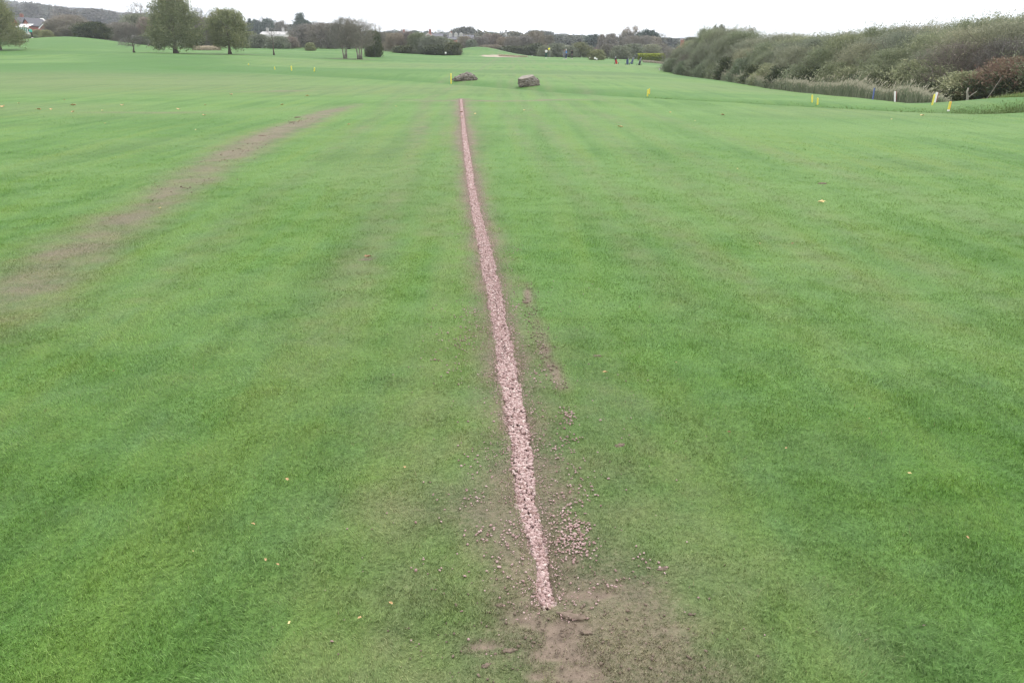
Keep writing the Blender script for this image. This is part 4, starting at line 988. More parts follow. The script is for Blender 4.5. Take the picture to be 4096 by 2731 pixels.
# centre hedge and background
for (k, px, top, w, Y, lab) in (
    ('bushbrown', 1585, 134, 80, 178, 'left end of the thick hedge before the houses'), ('bushpurple', 1628, 128, 80, 180, 'second bush of the thick hedge, grey and tall'),
    ('busholive', 1672, 134, 80, 178, 'third bush of the thick hedge, below the yellow tree'), ('bush', 1715, 145, 80, 176, 'fourth bush of the thick hedge, under the red gable'),
    ('bush', 1760, 150, 80, 176, 'fifth bush of the thick hedge, beside the white sign'), ('bushdark', 1812, 172, 74, 172, 'dark right end of the thick hedge'),
    ('bushdark', 1740, 180, 100, 171, 'low dark base of the thick hedge by the white sign'), ('bushdark', 1620, 184, 90, 172, 'low dark base of the thick hedge, left half'),
    ('busholive', 1795, 158, 60, 180, 'sixth bush of the thick hedge above its dark end'),
    ('bushbrown', 1858, 146, 60, 225, 'yellow brown bush right of the thick hedge'), ('bush', 1888, 160, 50, 222, 'grey bush before the white gable'),
    ('bushpurple', 1925, 150, 76, 228, 'purple grey tree behind the green mound, left'), ('bushpurple', 1972, 136, 76, 232, 'purple grey tree behind the green mound, middle'),
    ('bushbrown', 2015, 150, 60, 228, 'brown tree above the sand bunker'), ('bushgrey', 2055, 148, 60, 226, 'grey tree right above the sand bunker'),
    ('bushpurple', 2100, 146, 70, 228, 'purple grey tree left of the green'), ('bushbrown', 2142, 128, 76, 236, 'tall brown tree behind the golfer in white'),
    ('bushdark', 2140, 176, 90, 210, 'dark undergrowth behind the golfer in white'), ('bushdark', 2050, 186, 110, 208, 'dark undergrowth behind the bunker'), ('bushbrown', 1960, 180, 90, 212, 'brown undergrowth behind the mound'),
    ('bushbrown', 2190, 142, 50, 240, 'brown tree left of the yellow flag'),
    ('bush', 2178, 186, 56, 186, 'low grey green bush left of the yellow flag'), ('bush', 2230, 176, 86, 190, 'grey green bush right of the yellow flag'),
    ('bush', 2275, 184, 70, 186, 'grey green bush behind the golfer in black'), ('bushpale', 2318, 172, 84, 188, 'pale olive round bush on the green edge'),
    ('bushgrey', 2352, 184, 50, 190, 'grey bush left of the long white building'), ('busholive', 2388, 200, 62, 150, 'dense green bush with white tee signs before it'),
    ('bushbrown', 2428, 178, 60, 176, 'olive brown bush right of the long white building'), ('bush', 2480, 186, 80, 172, 'grey bush behind the red golf bag'),
    ('bush', 2530, 178, 90, 176, 'large grey green bush behind the leaning golf bag'), ('bush', 2600, 180, 90, 182, 'grey green bush above the yellow hedge, left'),
    ('bushgrey', 2650, 186, 80, 186, 'grey bush above the yellow hedge, right')):
    plant(k, px, top, w, Y, lab, 'bushes across the middle of the course')
for (k, px, top, w, Y, lab) in (
    ('farbare', 598, 8, 90, 420, 'bare tree standing against the sky left of the tallest tree'), ('farbare', 830, 28, 90, 420, 'bare tree against the sky right of the tallest tree'),
    ('farcone', 1018, 76, 26, 430, 'dark spruce at the left of the distant row'), ('fardark', 1042, 82, 40, 430, 'dark evergreen in the distant row beside the spruce'),
    ('fardark', 1088, 80, 56, 430, 'dark evergreen under two bare poplars'), ('farbare', 1065, 62, 20, 430, 'thin bare poplar, left of two'), ('farbare', 1100, 68, 18, 430, 'thin bare poplar, right of two'),
    ('farred', 1138, 90, 50, 400, 'autumn tree with bare top above the white bungalow'), ('farbare', 1140, 78, 50, 415, 'bare crown above the white bungalow'),
    ('fartree', 1180, 100, 60, 500, 'round distant tree left of the dark conifer'), ('farcone', 1218, 54, 60, 360, 'tall dark conifer in the centre left skyline'),
    ('fardark', 1230, 88, 80, 365, 'dark evergreen at the foot of the tall conifer'), ('farbare', 1285, 82, 60, 380, 'bare tree right of the tall conifer'),
    ('farbare', 1508, 90, 50, 260, 'bare tree rising behind the dark upright bush'),
    ('farbare', 1382, 66, 24, 240, 'thin bare tree poking above the bare pair'),
    ('farbare', 1638, 116, 36, 420, 'bare tree behind the thick hedge'), ('fardark', 1664, 127, 18, 420, 'small dark evergreen behind the thick hedge'),
    ('farred', 1690, 142, 50, 300, 'yellowing tree just left of the red gable house'), ('farbare', 1766, 116, 36, 470, 'bare round tree above the slate roof'),
    ('fardark', 1771, 132, 16, 400, 'narrow dark conifer beside the white house end'), ('fartree', 1868, 112, 80, 480, 'large round tree above the long terrace'),
    ('fartree', 1830, 120, 60, 490, 'round tree left of the large one above the terrace'), ('fartree', 2140, 124, 60, 480, 'round distant tree above the brown tree'),
    ('fartree', 2185, 128, 60, 520, 'distant tree behind the flag'), ('fardark', 2372, 142, 64, 340, 'dark evergreen left of the autumn tree'),
    ('farred', 2402, 140, 30, 330, 'reddish tree above the long white building, left'), ('farred', 2440, 138, 56, 325, 'reddish autumn tree above the long white building'),
    ('faroak', 2516, 106, 72, 310, 'bare spreading oak crown on the centre right skyline'), ('farred', 2505, 130, 70, 305, 'russet tree below the bare oak'),
    ('bushgrey', 2524, 146, 62, 262, 'pale grey round tree right of the russet one'), ('bushgrey', 2574, 144, 60, 262, 'second pale grey round tree, before the dark one'),
    ('fardark', 2584, 124, 84, 300, 'dark round tree right of the bare oak'), ('farred', 2612, 150, 60, 290, 'brown tree at the right foot of the dark round tree'),
    ('farbare', 2644, 130, 34, 250, 'lone thin bare tree on the right skyline'), ('bushdark', 2756, 152, 74, 215, 'dark rounded tree left of the ditch thicket'),
    ('farred', 2640, 178, 60, 230, 'russet bush under the lone thin bare tree'), ('bushgrey', 2700, 196, 90, 150, 'grey bush before the distant fields'),
    ('faroak', 2966, 112, 92, 160, 'spreading half bare tree rising above the thicket'), ('fartree', 2862, 112, 60, 150, 'round tree rising at the left end of the thicket')):
    plant(k, px, top, w, Y, lab, 'distant trees on the skyline')
# the thicket along the ditch on the right
def edge_Y(px): return float(np.interp(px, [2640, 2788, 2942, 3028, 3200, 3400, 3600, 3766, 4000, 4300], [98, 80, 62, 55, 47, 41, 36.5, 33.5, 31, 29]))
TOPS = ([2640, 2700, 2760, 2820, 2860, 2900, 2960, 3048, 3135, 3222, 3309, 3396, 3483, 3570, 3657, 3744, 3831, 3918, 4005, 4092, 4200, 4400, 4700],
        [206, 194, 172, 124, 116, 128, 146, 156, 148, 138, 132, 128, 126, 120, 110, 104, 92, 74, 56, 50, 44, 40, 40])
def top_at(px): return float(np.interp(px, *TOPS))
kinds = ['willowgrey', 'willow', 'willowgrey', 'willow', 'willow', 'willowgrey']
spec_lab = {'willow': 'green grey willow', 'willowgrey': 'grey green willow', 'willowbare': 'purplish bare willow'}
row_desc = {0: 'front', 1: 'middle', 2: 'rear'}
land = [(2700, 'where the thicket begins'), (2830, 'at the tall left hump'), (2950, 'above the two small stakes'), (3040, 'above the reeds left end'),
        (3160, 'where the thicket top dips'), (3280, 'behind the two ditch stakes'), (3400, 'left of the blue stake'), (3512, 'above the blue stake'),
        (3605, 'above the white stake'), (3700, 'right of the white stake'), (3780, 'above the maroon sided stake'), (3860, 'above the orange sided stake'),
        (3950, 'above the pale broken stem'), (4040, 'beside the right border'), (4180, 'just past the right border'), (4400, 'far past the right border')]
seen_lab = {}
def thicket(row, step, dy, top_off, wk, jit):
    px = 2700.0 + row * 30
    n = 0
    while px < 4650:
        E = edge_Y(px); Y = E * 1.0 + dy * (1 + (E - 30) / 90) + random.uniform(-1, 1) * jit
        kd = kinds[(n * (3 + row) + row * 2) % len(kinds)]
        if row == 0 and 3830 < px < 4060: kd = 'willowbare'
        if row == 0 and px < 2820: kd = 'willowbare'
        where = min(land, key=lambda q: abs(q[0] - px))[1]
        lab = f'{spec_lab[kd]} in the {row_desc[row]} row, {where}'
        seen_lab[lab] = seen_lab.get(lab, 0) + 1
        if seen_lab[lab] > 1: lab = f'{spec_lab[kd]} in the {row_desc[row]} row, right of its twin {where}'
        base_w = wk * random.uniform(.8, 1.2) * (3070 / 1.063 / Y)          # metres to photo pixels
        plant(kd, px, top_at(px) + top_off(px) + random.uniform(-8, 20), base_w, Y, lab, 'willows along the ditch', rot=random.uniform(-.35, .35), sink=.1)
        px += step * 3070 / 1.063 / Y; n += 1
thicket(2, 1.9, 8.6, lambda p: -4, 4.6, 1.0)
thicket(1, 1.9, 5.8, lambda p: 12 + .18 * max(0, p - 3300) * .2, 4.4, .8)
thicket(0, 2.1, 3.7, lambda p: (310 - top_at(p)) * .30 if p < 3560 else (330 - top_at(p)) * .38, 3.6, .5)
und = [('scrub', 2700, 236), ('scrub', 2750, 244), ('scrubdark', 2800, 250), ('scrub', 2842, 240), ('scrub', 2890, 248), ('scrubdark', 2935, 232), ('scrub', 2990, 236), ('scrubdark', 3050, 262),
       ('scrub', 3110, 256), ('scrubdark', 3170, 268), ('scrub', 3230, 262), ('scrubdark', 3300, 272), ('scrub', 3370, 250), ('scrub', 3430, 266), ('scrubdark', 3500, 300), ('scrub', 3560, 262),
       ('scrubdark', 3630, 300), ('scrub', 3690, 240), ('scrub', 3740, 262), ('scrubdark', 3800, 330), ('scrubdark', 3850, 342), ('scrub', 3905, 290), ('scrubdark', 3960, 320),
       ('scrubred', 4066, 232), ('scrubdark', 4010, 330), ('scrubdark', 4075, 300), ('scrub', 4135, 250), ('scrubdark', 4170, 320)]
ulab = {'scrub': 'leafy grey green shrub', 'scrubdark': 'dark low shrub', 'scrubred': 'reddish brown shrub'}
for n, (k, px, top) in enumerate(und):
    Y = edge_Y(px) + (2.8 if px < 3760 else 2.0); where = min(land, key=lambda q: abs(q[0] - px))[1]
    lab = f'{ulab[k]} at the foot, {where}'
    seen_lab[lab] = seen_lab.get(lab, 0) + 1
    if seen_lab[lab] > 1: lab = f'{ulab[k]} at the foot, right of its twin {where}'
    if seen_lab[lab.replace('right of its twin ', '')] > 2: lab = lab.replace('right of its twin', 'third of its kind')
    plant(k, px, top, 2.9 * 3070 / 1.063 / Y, Y, lab, 'shrubs at the foot of the thicket')
# far woods on the hill: trees one can tell apart
def far_tree(kind, px, Y, h, w, lab, grp):
    lim = float(np.interp(px, [-100, 0, 200, 300, 500, 800, 1000, 1300, 1500, 1700, 2000, 2200, 2450, 2900], [-8, -4, 16, 28, 46, 74, 88, 110, 122, 126, 130, 134, 150, 154])) + 12 * random.random() ** 2
    h = min(h, (ray_xz(px, lim, Y)[1] - GH(px, Y)[1]) / 1.04 + .5)
    if h < 2.5: return
    w = min(w, h * 1.7)
    i = CNT.get(kind, 0) % NV.get(kind, 1); CNT[kind] = CNT.get(kind, 0) + 1
    cm, tm, H, R = variant(kind, i); x, z = GH(px, Y)
    o = link('hillside_tree', cm, None, None, (x, Y, z - .5)); o.scale = (w / 2 / R, w / 2 / R, h / H); o.rotation_euler.z = random.uniform(0, 6.28)
    tag(o, lab, 'tree', grp)
rt = random.Random(5)
hl = {'hill': 'round wooded tree among the many covering the left hill', 'hillgrey': 'bare grey tree among the many covering the left hill', 'hillpine': 'pointed dark conifer among the many on the left hill'}
for n in range(125):
    px = -60 + 1120 * rt.random() ** 1.15; Y = rt.choice([620, 720, 820, 930, 1060, 1180, 1260]) * rt.uniform(.94, 1.06)
    k = rt.choice(['hill', 'hill', 'hillgrey', 'hillgrey', 'hillpine' if px > 700 else 'hill'])
    far_tree(k, px, Y, rt.uniform(11, 20), rt.uniform(13, 22), hl[k], 'trees covering the left hill')
for n in range(46):      # crest against the sky
    px = -50 + 1100 * n / 46 + rt.uniform(-8, 8); k = rt.choice(['hill', 'hillgrey', 'hill'])
    far_tree(k, px, 1290 * rt.uniform(.97, 1.05), rt.uniform(12, 24), rt.uniform(14, 26), hl[k], 'trees covering the left hill')
cl = {'hill': 'small round tree in the far woods along the horizon', 'hillgrey': 'small bare grey tree in the far woods along the horizon', 'hillpine': 'small pointed conifer in the far woods along the horizon'}
for n in range(125):
    px = 1040 + 1820 * rt.random(); Y = rt.choice([430, 520, 640, 800, 1000, 1250, 1500, 1800]) * rt.uniform(.92, 1.08)
    k = rt.choice(['hill', 'hill', 'hillgrey', 'hillpine'])
    far_tree(k, px, Y, rt.uniform(7, 12) * (1 + Y / 4000), rt.uniform(9, 15) * (1 + Y / 1500), cl[k], 'trees in the far woods')

# ------------------------------------------------------------------ reeds, dry grass, rough bank, yellow hedge
def tufts(name, pts, L, W, seed, bend, lean, mat, heads=0.0, label='', cat='grass', curve=1.0):
    r = np.random.default_rng(seed); x, y, z, ls = pts; n = len(x)
    l = L * (.5 + .7 * r.random(n)) * ls; w = W * (.6 + .8 * r.random(n))
    dx = lean[0] + bend * r.normal(size=n); dy = lean[1] + bend * r.normal(size=n)
    a = r.random(n) * np.pi; sx, sy = np.cos(a) * w / 2, np.sin(a) * w / 2
    mx = x + dx * l * .3; my = y + dy * l * .3; mz = z + l * .6
    tx = x + dx * l * curve; ty = y + dy * l * curve; tz = z + l * (1 - .2 * np.hypot(dx, dy))
    V = np.stack([np.stack([x - sx, y - sy, z], 1), np.stack([x + sx, y + sy, z], 1), np.stack([mx + sx * .8, my + sy * .8, mz], 1), np.stack([mx - sx * .8, my - sy * .8, mz], 1), np.stack([tx, ty, tz], 1)], 1).reshape(-1, 3)
    b = np.arange(n)[:, None] * 5; Fs = [b + np.array([[0, 1, 2, 3]]), b + np.array([[3, 2, 4]])]
    t = np.repeat(r.random(n) * .75, 5)
    if heads:
        k = r.random(n) < heads; hx, hy, hz, hl = tx[k], ty[k], tz[k], l[k] * .17; m = k.sum(); o = len(V)
        hw = W * 1.0
        hv = np.stack([np.stack([hx - dx[k] * hl * .3, hy, hz - hl * .8], 1), np.stack([hx + hw, hy, hz - hl * .2], 1), np.stack([hx + dx[k] * hl * 1.2 + .02, hy, hz + hl * .5], 1), np.stack([hx - hw, hy, hz - hl * .2], 1)], 1).reshape(-1, 3)
        V = np.concatenate([V, hv]); Fs[0] = np.concatenate([Fs[0], o + np.arange(m * 4).reshape(-1, 4)]); t = np.concatenate([t, np.ones(m * 4)])
    o = link(name, np_mesh(name, V, Fs, dict(tint=t)), M[mat]); tag(o, label, cat, kind='stuff'); return o
def strip_pts(n, pxs, Ys, depth, seed):
    r = np.random.default_rng(seed); y = None
    u = r.random(n); px = pxs[0] + (pxs[-1] - pxs[0]) * u; Yl = np.interp(px, pxs, Ys)
    dens = r.random(n) < (40 / Yl) ** .3
    Yv = Yl + depth * r.random(n); x = (px - 2048) / FPX / 1.062 * Yl
    z = terrain(x, Yv) - .02
    ls = (.45 + .75 * fbm(x, Yv, 1.1, seed + 1., 3)) * np.interp(u, [0, .06, .9, 1], [.5, 1, .9, .35]) * (1 + .5 * (r.random(n) > .93))
    return x[dens], Yv[dens], z[dens], ls[dens]
RP = ([2860, 2942, 3028, 3200, 3400, 3600, 3766, 3830], [68, 60, 53.5, 45.5, 39.5, 35.0, 32.2, 31.4])
tufts('reeds', strip_pts(24000, *RP, 1.7, 41), .72, .016, 42, .22, (.34, 0), 'reed', .34, 'band of tall pale reeds leaning right between fairway and willow thicket', 'reeds')
tufts('reeds', strip_pts(9000, [2830, 3300, 3800], [74, 45.5, 34.5], 3.5, 43), .55, .022, 44, .2, (.2, 0), 'willow', .0, 'dark mixed undergrowth between the reeds and the willow stems', 'undergrowth')
r = np.random.default_rng(51); n = 16000
x = px_x(4120, 27.5) + r.normal(size=n) * 2.6; y = 28.0 + r.normal(size=n) * 1.9; k = (y > 25.3) & (y < 33) & (x > 17.3); x, y = x[k], y[k]
tufts('rough_grass', (x, y, terrain(x, y) - .02, .4 + 1.0 * fbm(x, y, .9, 3., 3)), .22, .016, 52, .35, (.1, 0), 'bramble', .03, 'rough tufted bank of long grass and bramble at the right border')
# rough lip of the ditch
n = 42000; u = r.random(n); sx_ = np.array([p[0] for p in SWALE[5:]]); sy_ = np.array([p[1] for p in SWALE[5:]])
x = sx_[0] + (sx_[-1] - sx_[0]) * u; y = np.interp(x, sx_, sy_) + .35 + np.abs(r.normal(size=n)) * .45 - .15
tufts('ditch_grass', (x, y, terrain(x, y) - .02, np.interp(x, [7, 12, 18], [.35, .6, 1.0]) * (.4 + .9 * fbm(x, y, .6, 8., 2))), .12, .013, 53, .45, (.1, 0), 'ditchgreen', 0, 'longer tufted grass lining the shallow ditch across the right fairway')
def patch(px0, px1, Y, depth, n, seed):
    r = np.random.default_rng(seed); px = px0 + (px1 - px0) * r.random(n); y = Y + depth * r.random(n); x = (px - 2048) / FPX / 1.062 * y
    return x, y, terrain(x, y), np.ones(n)
tufts('dry_grass', patch(780, 890, 138, 12, 5200, 61), .55, .05, 62, .15, (.1, 0), 'drygrass', .2, 'patch of dead straw coloured grass between the two leafy trees', 'dry grass')
tufts('dry_grass', patch(2570, 2665, 138, 7, 3600, 63), .3, .05, 64, .25, (.1, 0), 'drygrass', .2, 'low straw coloured grass strip under the yellow green hedge', 'dry grass')
tufts('dry_grass', patch(1995, 2110, 173, 4, 2600, 65), .22, .06, 66, .25, (.1, 0), 'drygrass', .1, 'reddish dry grass fringe along the back of the sand bunker', 'dry grass')
if False: tufts('dry_grass', patch(440, 530, 150, 5, 2600, 67), .5, .06, 68, .25, (.1, 0), 'drygrass', .1, 'dry grass on the bank behind the flat-topped sapling', 'dry grass')
# clipped yellow green hedge
def hedge(pxa, pxb, Y, top, label):
    xa, xb = px_x(pxa, Y), px_x(pxb, Y); z = min(gz(xa, Y), gz(xb, Y)); h = ray_xz((pxa + pxb) / 2, top, Y)[1] - z
    r = np.random.default_rng(9); n = 9000
    p = np.stack([xa + (xb - xa) * r.random(n), Y + 1.6 * r.random(n), z + h * r.random(n) ** .7], 1)
    f = r.random(n); p[:, 1] = np.where(f < .4, Y + .1 * r.normal(size=n), p[:, 1]); p[:, 2] = np.where(f > .6, z + h * (.93 + .1 * r.random(n)), p[:, 2])
    ax = r.normal(size=(n, 3)) + np.array([0, 0, .8]); ax /= np.linalg.norm(ax, axis=1)[:, None]; sd = np.cross(ax, r.normal(size=(n, 3))); sd /= np.linalg.norm(sd, axis=1)[:, None]
    V = np.stack([p - ax * .12, p + sd * .07, p + ax * .12, p - sd * .07], 1).reshape(-1, 3)
    hh = (p[:, 2] - z) / h
    t = np.repeat(np.clip(r.random(n) * .35 + (hh > .55 + .25 * r.random(n)) * .6, 0, 1), 4)
    e = empty('hedge', ((xa + xb) / 2, Y, z), 0, label, 'hedge')
    V = V - np.array([(xa + xb) / 2, Y, z])
    link('foliage', np_mesh('foliage', V, [np.arange(n * 4).reshape(-1, 4)], dict(tint=t)), M['yellow'], e)
    s = MB(); q = random.Random(2)
    for i in range(14): xx = -(xb - xa) / 2 + (xb - xa) * (i + .5) / 14; s.tube([(xx, .8, 0), (xx + q.uniform(-.2, .2), .8, h * .8)], [.05, .02], 5)
    s.build('stems', M['bark'], e)
hedge(2552, 2660, 156, 217, 'low clipped hedge with bright yellow green top behind the golf bags')
# pale broken stem at the right
mb = MB(); Yb = 30.6; xb_, zb_ = GH(3893, Yb); hb = ray_xz(3893, 352, Yb)[1] - zb_
mb.tube([(0, 0, -.1), (.03, 0, hb * .25), (.02, .02, hb * .5), (-.04, 0, hb * .75), (-.02, 0, hb)], [.055, .05, .045, .04, .03], 8)
mb.tube([(.02, 0, hb * .4), (.18, 0, hb * .62), (.34, .03, hb * .78)], [.025, .018, .008], 6)
o = mb.build('broken_stem', M['palebark'], None, True, (xb_, Yb, zb_)); tag(o, 'pale bent broken stem standing before the reddish shrubs', 'stem')
mb = MB(); mb.tube([(0, 0, 0), (.30, .1, .22), (.55, .1, .50)], [.014, .01, .006], 5)
xq, zq = GH(3962, 30.2); o = mb.build('bare_branch', M['palebark'], None, True, (xq, 30.2, ray_xz(3962, 338, 30.2)[1])); 
o.location.z = zq; o.scale = (1, 1, max(1, (ray_xz(3962, 312, 30.2)[1] - zq) / .5)); tag(o, 'thin pale bare branch sticking out of the reddish shrubs', 'branch')

# ------------------------------------------------------------------ houses
for nm, col in dict(brick=(.26, .115, .085), redbrick=(.33, .12, .09), render=(.56, .55, .53), slate=(.10, .10, .115), tile=(.17, .11, .10), redtile=(.25, .11, .09), pane=(.045, .055, .065),
                    greyrender=(.42, .41, .40), frame=(.8, .8, .8), steel=(.50, .51, .53), cloth_black=(.018, .018, .022), cloth_navy=(.03, .05, .12), cloth_grey=(.14, .15, .17), cloth_blue=(.05, .20, .48),
                    cloth_white=(.62, .62, .62), cloth_teal=(.02, .42, .34), cloth_green=(.02, .09, .07), skin=(.50, .30, .21), hair=(.05, .035, .025), shoe=(.60, .60, .58), flagcloth=(.85, .80, .04),
                    bag_black=(.025, .025, .03), bag_red=(.55, .04, .04), bag_blue=(.05, .07, .16), bag_grey=(.20, .21, .23), rubber=(.02, .02, .02), carred=(.45, .03, .03), greenbox=(.10, .28, .26)).items():
    M[nm] = plain(nm, col, .75 if nm != 'pane' else .15, .3, .12, 3)
def house(name, px, Y, base_py, wpx, eave_py, ridge_py, wall, roof, label, gable=False, depth=7.0, windows=3, chimneys=1, dormers=0, rz=0.0, trim=None, cat='house', floors=1, door=True):
    x = px_x(px, Y); z0 = ray_xz(px, base_py, Y)[1]; g = gz(x, Y); zb = min(z0, g) - 1.0
    W = wpx * mpp(Y); he = ray_xz(px, eave_py, Y)[1] - zb; hr = ray_xz(px, ridge_py, Y)[1] - zb
    e = empty(name, (x, Y, zb), rz, label, cat)
    b = MB(); b.box((0, depth / 2, he / 2), (W, depth, he))
    if gable: b.add([(-W/2, 0, he), (W/2, 0, he), (0, 0, hr - .08), (-W/2, depth, he), (W/2, depth, he), (0, depth, hr - .08)], [(0, 1, 2), (5, 4, 3)])
    else: b.add([(-W/2, 0, he), (-W/2, depth, he), (-W/2, depth/2, hr - .08), (W/2, 0, he), (W/2, depth, he), (W/2, depth/2, hr - .08)], [(0, 2, 1), (3, 4, 5)])
    b.build('wall', M[wall], e)
    r_ = MB(); o = .35; t = .16
    if gable:
        k = (hr - he) / (W / 2)
        for s in (-1, 1):
            a = [(s * (W/2 + o), -o, he - k * o), (0, -o, hr), (0, depth + o, hr), (s * (W/2 + o), depth + o, he - k * o)]
            r_.add(a + [(p, q, u + t) for p, q, u in a], [(0,1,2,3), (7,6,5,4), (0,4,5,1), (1,5,6,2), (2,6,7,3), (3,7,4,0)])
    else:
        k = (hr - he) / (depth / 2)
        for s in (0, 1):
            ye, yr = ((-o, depth / 2) if s == 0 else (depth + o, depth / 2))
            a = [(-W/2 - o, ye, he - k * o), (W/2 + o, ye, he - k * o), (W/2 + o, yr, hr), (-W/2 - o, yr, hr)]
            r_.add(a + [(p, q, u + t) for p, q, u in a], [(0,1,2,3), (7,6,5,4), (0,4,5,1), (1,5,6,2), (2,6,7,3), (3,7,4,0)])
    ro = r_.build('roof', M[roof], e)
    for c in range(chimneys):
        m = MB(); cx = (-W * .32 if c == 0 else W * .34) if not gable else W * .18; m.box((cx, depth / 2, hr + .35), (.8, .6, 1.5)); m.box((cx, depth / 2, hr + 1.16), (1.0, .8, .12))
        for q in (-.2, .2): m.tube([(cx + q, depth / 2, hr + 1.22), (cx + q, depth / 2, hr + 1.55)], .1, 6)
        m.build('chimney', M['brick' if wall != 'render' else 'greyrender'], ro)
    if trim:
        m = MB()
        if gable:
            for s in (-1, 1):
                a = Vector((s * (W/2 + o), -o - .03, he - k * o - .05)); c = Vector((0, -o - .03, hr - .05))
                m.add([a, c, c + Vector((0, 0, -.28)), a + Vector((0, 0, -.28)), a + Vector((0, -.05, 0)), c + Vector((0, -.05, 0)), c + Vector((0, -.05, -.28)), a + Vector((0, -.05, -.28))],
                      [(0,1,2,3), (7,6,5,4), (0,4,5,1), (2,6,7,3), (1, 5, 6, 2), (3, 7, 4, 0)])
        else: m.box((0, -o - .04, he - k * o - .10), (W + 2 * o, .06, .2))
        m.build('bargeboard', M[trim], e)
    fl = max(1, floors)
    for f in range(fl):
        zz = he - 1.35 - 2.6 * f
        if zz < .8: break
        for i in range(windows):
            cx = -W/2 + W * (i + .5) / windows
            w = empty_part('window', e, (cx, 0, zz)); ww, wh = min(1.3, W / windows * .55), 1.15
            m = MB()
            for (a, b_, c, d) in ((0, wh/2, ww + .12, .09), (0, -wh/2, ww + .12, .09), (-ww/2, 0, .09, wh - .09), (ww/2, 0, .09, wh - .09), (0, 0, .06, wh - .09)): m.box((a, -.05, b_), (c, .10, d))
            m.build('frame', M['frame'], w)
            m = MB(); m.box((0, -.012, 0), (ww - .09, .016, wh - .09)); m.build('pane', M['pane'], w)
    for i in range(dormers):
        cx = -W/2 + W * (i + .5) / dormers; m = MB(); zc = he + (hr - he) * .30
        m.box((cx, .9, zc + .3), (1.4, 2.0, 1.3)); m.add([(cx - .9, -.3, zc + .95), (cx + .9, -.3, zc + .95), (cx, -.3, zc + 1.7), (cx - .9, 2.2, zc + .95), (cx + .9, 2.2, zc + .95), (cx, 2.2, zc + 1.7)],
                                                        [(0, 1, 2), (0, 2, 5, 3), (1, 4, 5, 2), (0, 3, 4, 1), (5, 4, 3)])
        m.build('dormer', M[wall if wall != 'redbrick' else 'render'], ro)
    return e
def empty_part(name, parent, loc):
    m = MB(); m.box((0, -.006, 0), (.3, .008, .3)); o = m.build(name, M['pane'], parent, loc=loc); return o
house('brick_house', 118, 240, 124, 70, 100, 74, 'redbrick', 'slate', 'red brick house with long dark roof behind the left border tree', windows=3, chimneys=1, floors=2, trim='frame', depth=9)
house('brick_house', 98, 228, 122, 24, 98, 70, 'redbrick', 'slate', 'narrow red brick gable wing left of the long dark roof', gable=True, windows=1, chimneys=0, floors=2, depth=8)
house('brick_house', 140, 226, 122, 24, 98, 76, 'redbrick', 'slate', 'second red brick gable wing in the middle of the long dark roof', gable=True, windows=1, chimneys=0, floors=2, depth=8)
house('brick_house', 178, 250, 124, 46, 106, 80, 'redbrick', 'slate', 'dark roofed house with three little white dormers', windows=3, chimneys=0, dormers=3, floors=1, depth=9)
house('brick_house', 212, 226, 124, 32, 108, 92, 'redbrick', 'slate', 'small red brick gabled house with white bargeboards', gable=True, windows=2, chimneys=0, trim='frame', floors=2)
# white conservatory / lean-to
Y = 210; x = px_x(118, Y); zb = ray_xz(118, 124, Y)[1] - 1.5; W = 40 * mpp(Y); H = ray_xz(118, 112, Y)[1] - zb
e = empty('conservatory', (x, Y, zb), 0, 'low white framed conservatory before the red brick house', 'conservatory')
mb = MB(); mb.box((0, 1.5, .5), (W, 3, 1.0)); mb.build('base_wall', M['render'], e)
mb = MB()
for i in range(7): mb.box((-W/2 + .05 + (W - .1) * i / 6, .03, 1 + (H - 1) / 2), (.09, .09, H - 1))
mb.box((0, .03, H + .05), (W + .2, .12, .12)); mb.build('frame', M['frame'], e)
mb = MB(); mb.box((0, .06, 1 + (H - 1) / 2), (W - .1, .03, H - 1.02)); mb.build('glazing', M['greenbox'], e)
mb = MB(); mb.add([(-W/2 - .1, -.1, H + .12), (W/2 + .1, -.1, H + .12), (W/2 + .1, 3, H + .9), (-W/2 - .1, 3, H + .9), (-W/2 - .1, -.1, H + .2), (W/2 + .1, -.1, H + .2), (W/2 + .1, 3, H + .98), (-W/2 - .1, 3, H + .98)],
               [(3,2,1,0), (4,5,6,7), (0,1,5,4), (1,2,6,5), (2,3,7,6), (3,0,4,7)]); mb.build('roof', M['frame'], e)
house('white_house', 476, 760, 66, 12, 60, 55, 'render', 'slate', 'small white house on the wooded hill, left of two', windows=2)
house('white_house', 494, 770, 68, 10, 61, 55, 'render', 'slate', 'small white gable on the wooded hill, right of two', gable=True, windows=1)
house('bungalow', 1102, 300, 150, 84, 140, 128, 'render', 'greyrender', 'long white bungalow with low brown roof below the distant conifers', windows=5, chimneys=2, depth=8, trim='frame')
house('white_house', 1190, 420, 130, 18, 124, 114, 'greyrender', 'tile', 'pale grey house left of the tall dark conifer', windows=2)
house('white_house', 808, 330, 130, 16, 124, 118, 'render', 'slate', 'small white house glimpsed right of the tallest tree', windows=2)
house('white_house', 1626, 330, 156, 24, 143, 132, 'redbrick', 'tile', 'red and white house half hidden by the bare tree behind the hedge', windows=3, chimneys=1, trim='frame', floors=2)
house('brick_house', 1717, 300, 160, 22, 145, 133, 'redbrick', 'redtile', 'red gabled house with white edged roof above the hedge', gable=True, windows=2, chimneys=1, trim='frame', floors=2)
house('white_house', 1748, 306, 160, 42, 147, 136, 'render', 'slate', 'white house with slate roof joined right of the red gable', windows=4, chimneys=0, floors=2)
house('white_house', 1826, 350, 162, 56, 150, 141, 'greyrender', 'slate', 'long grey terrace with small dormers above the hedge end', windows=5, chimneys=1, dormers=3)
house('brick_house', 1812, 300, 166, 26, 160, 152, 'redbrick', 'slate', 'low brick house before the grey terrace', windows=3, chimneys=0)
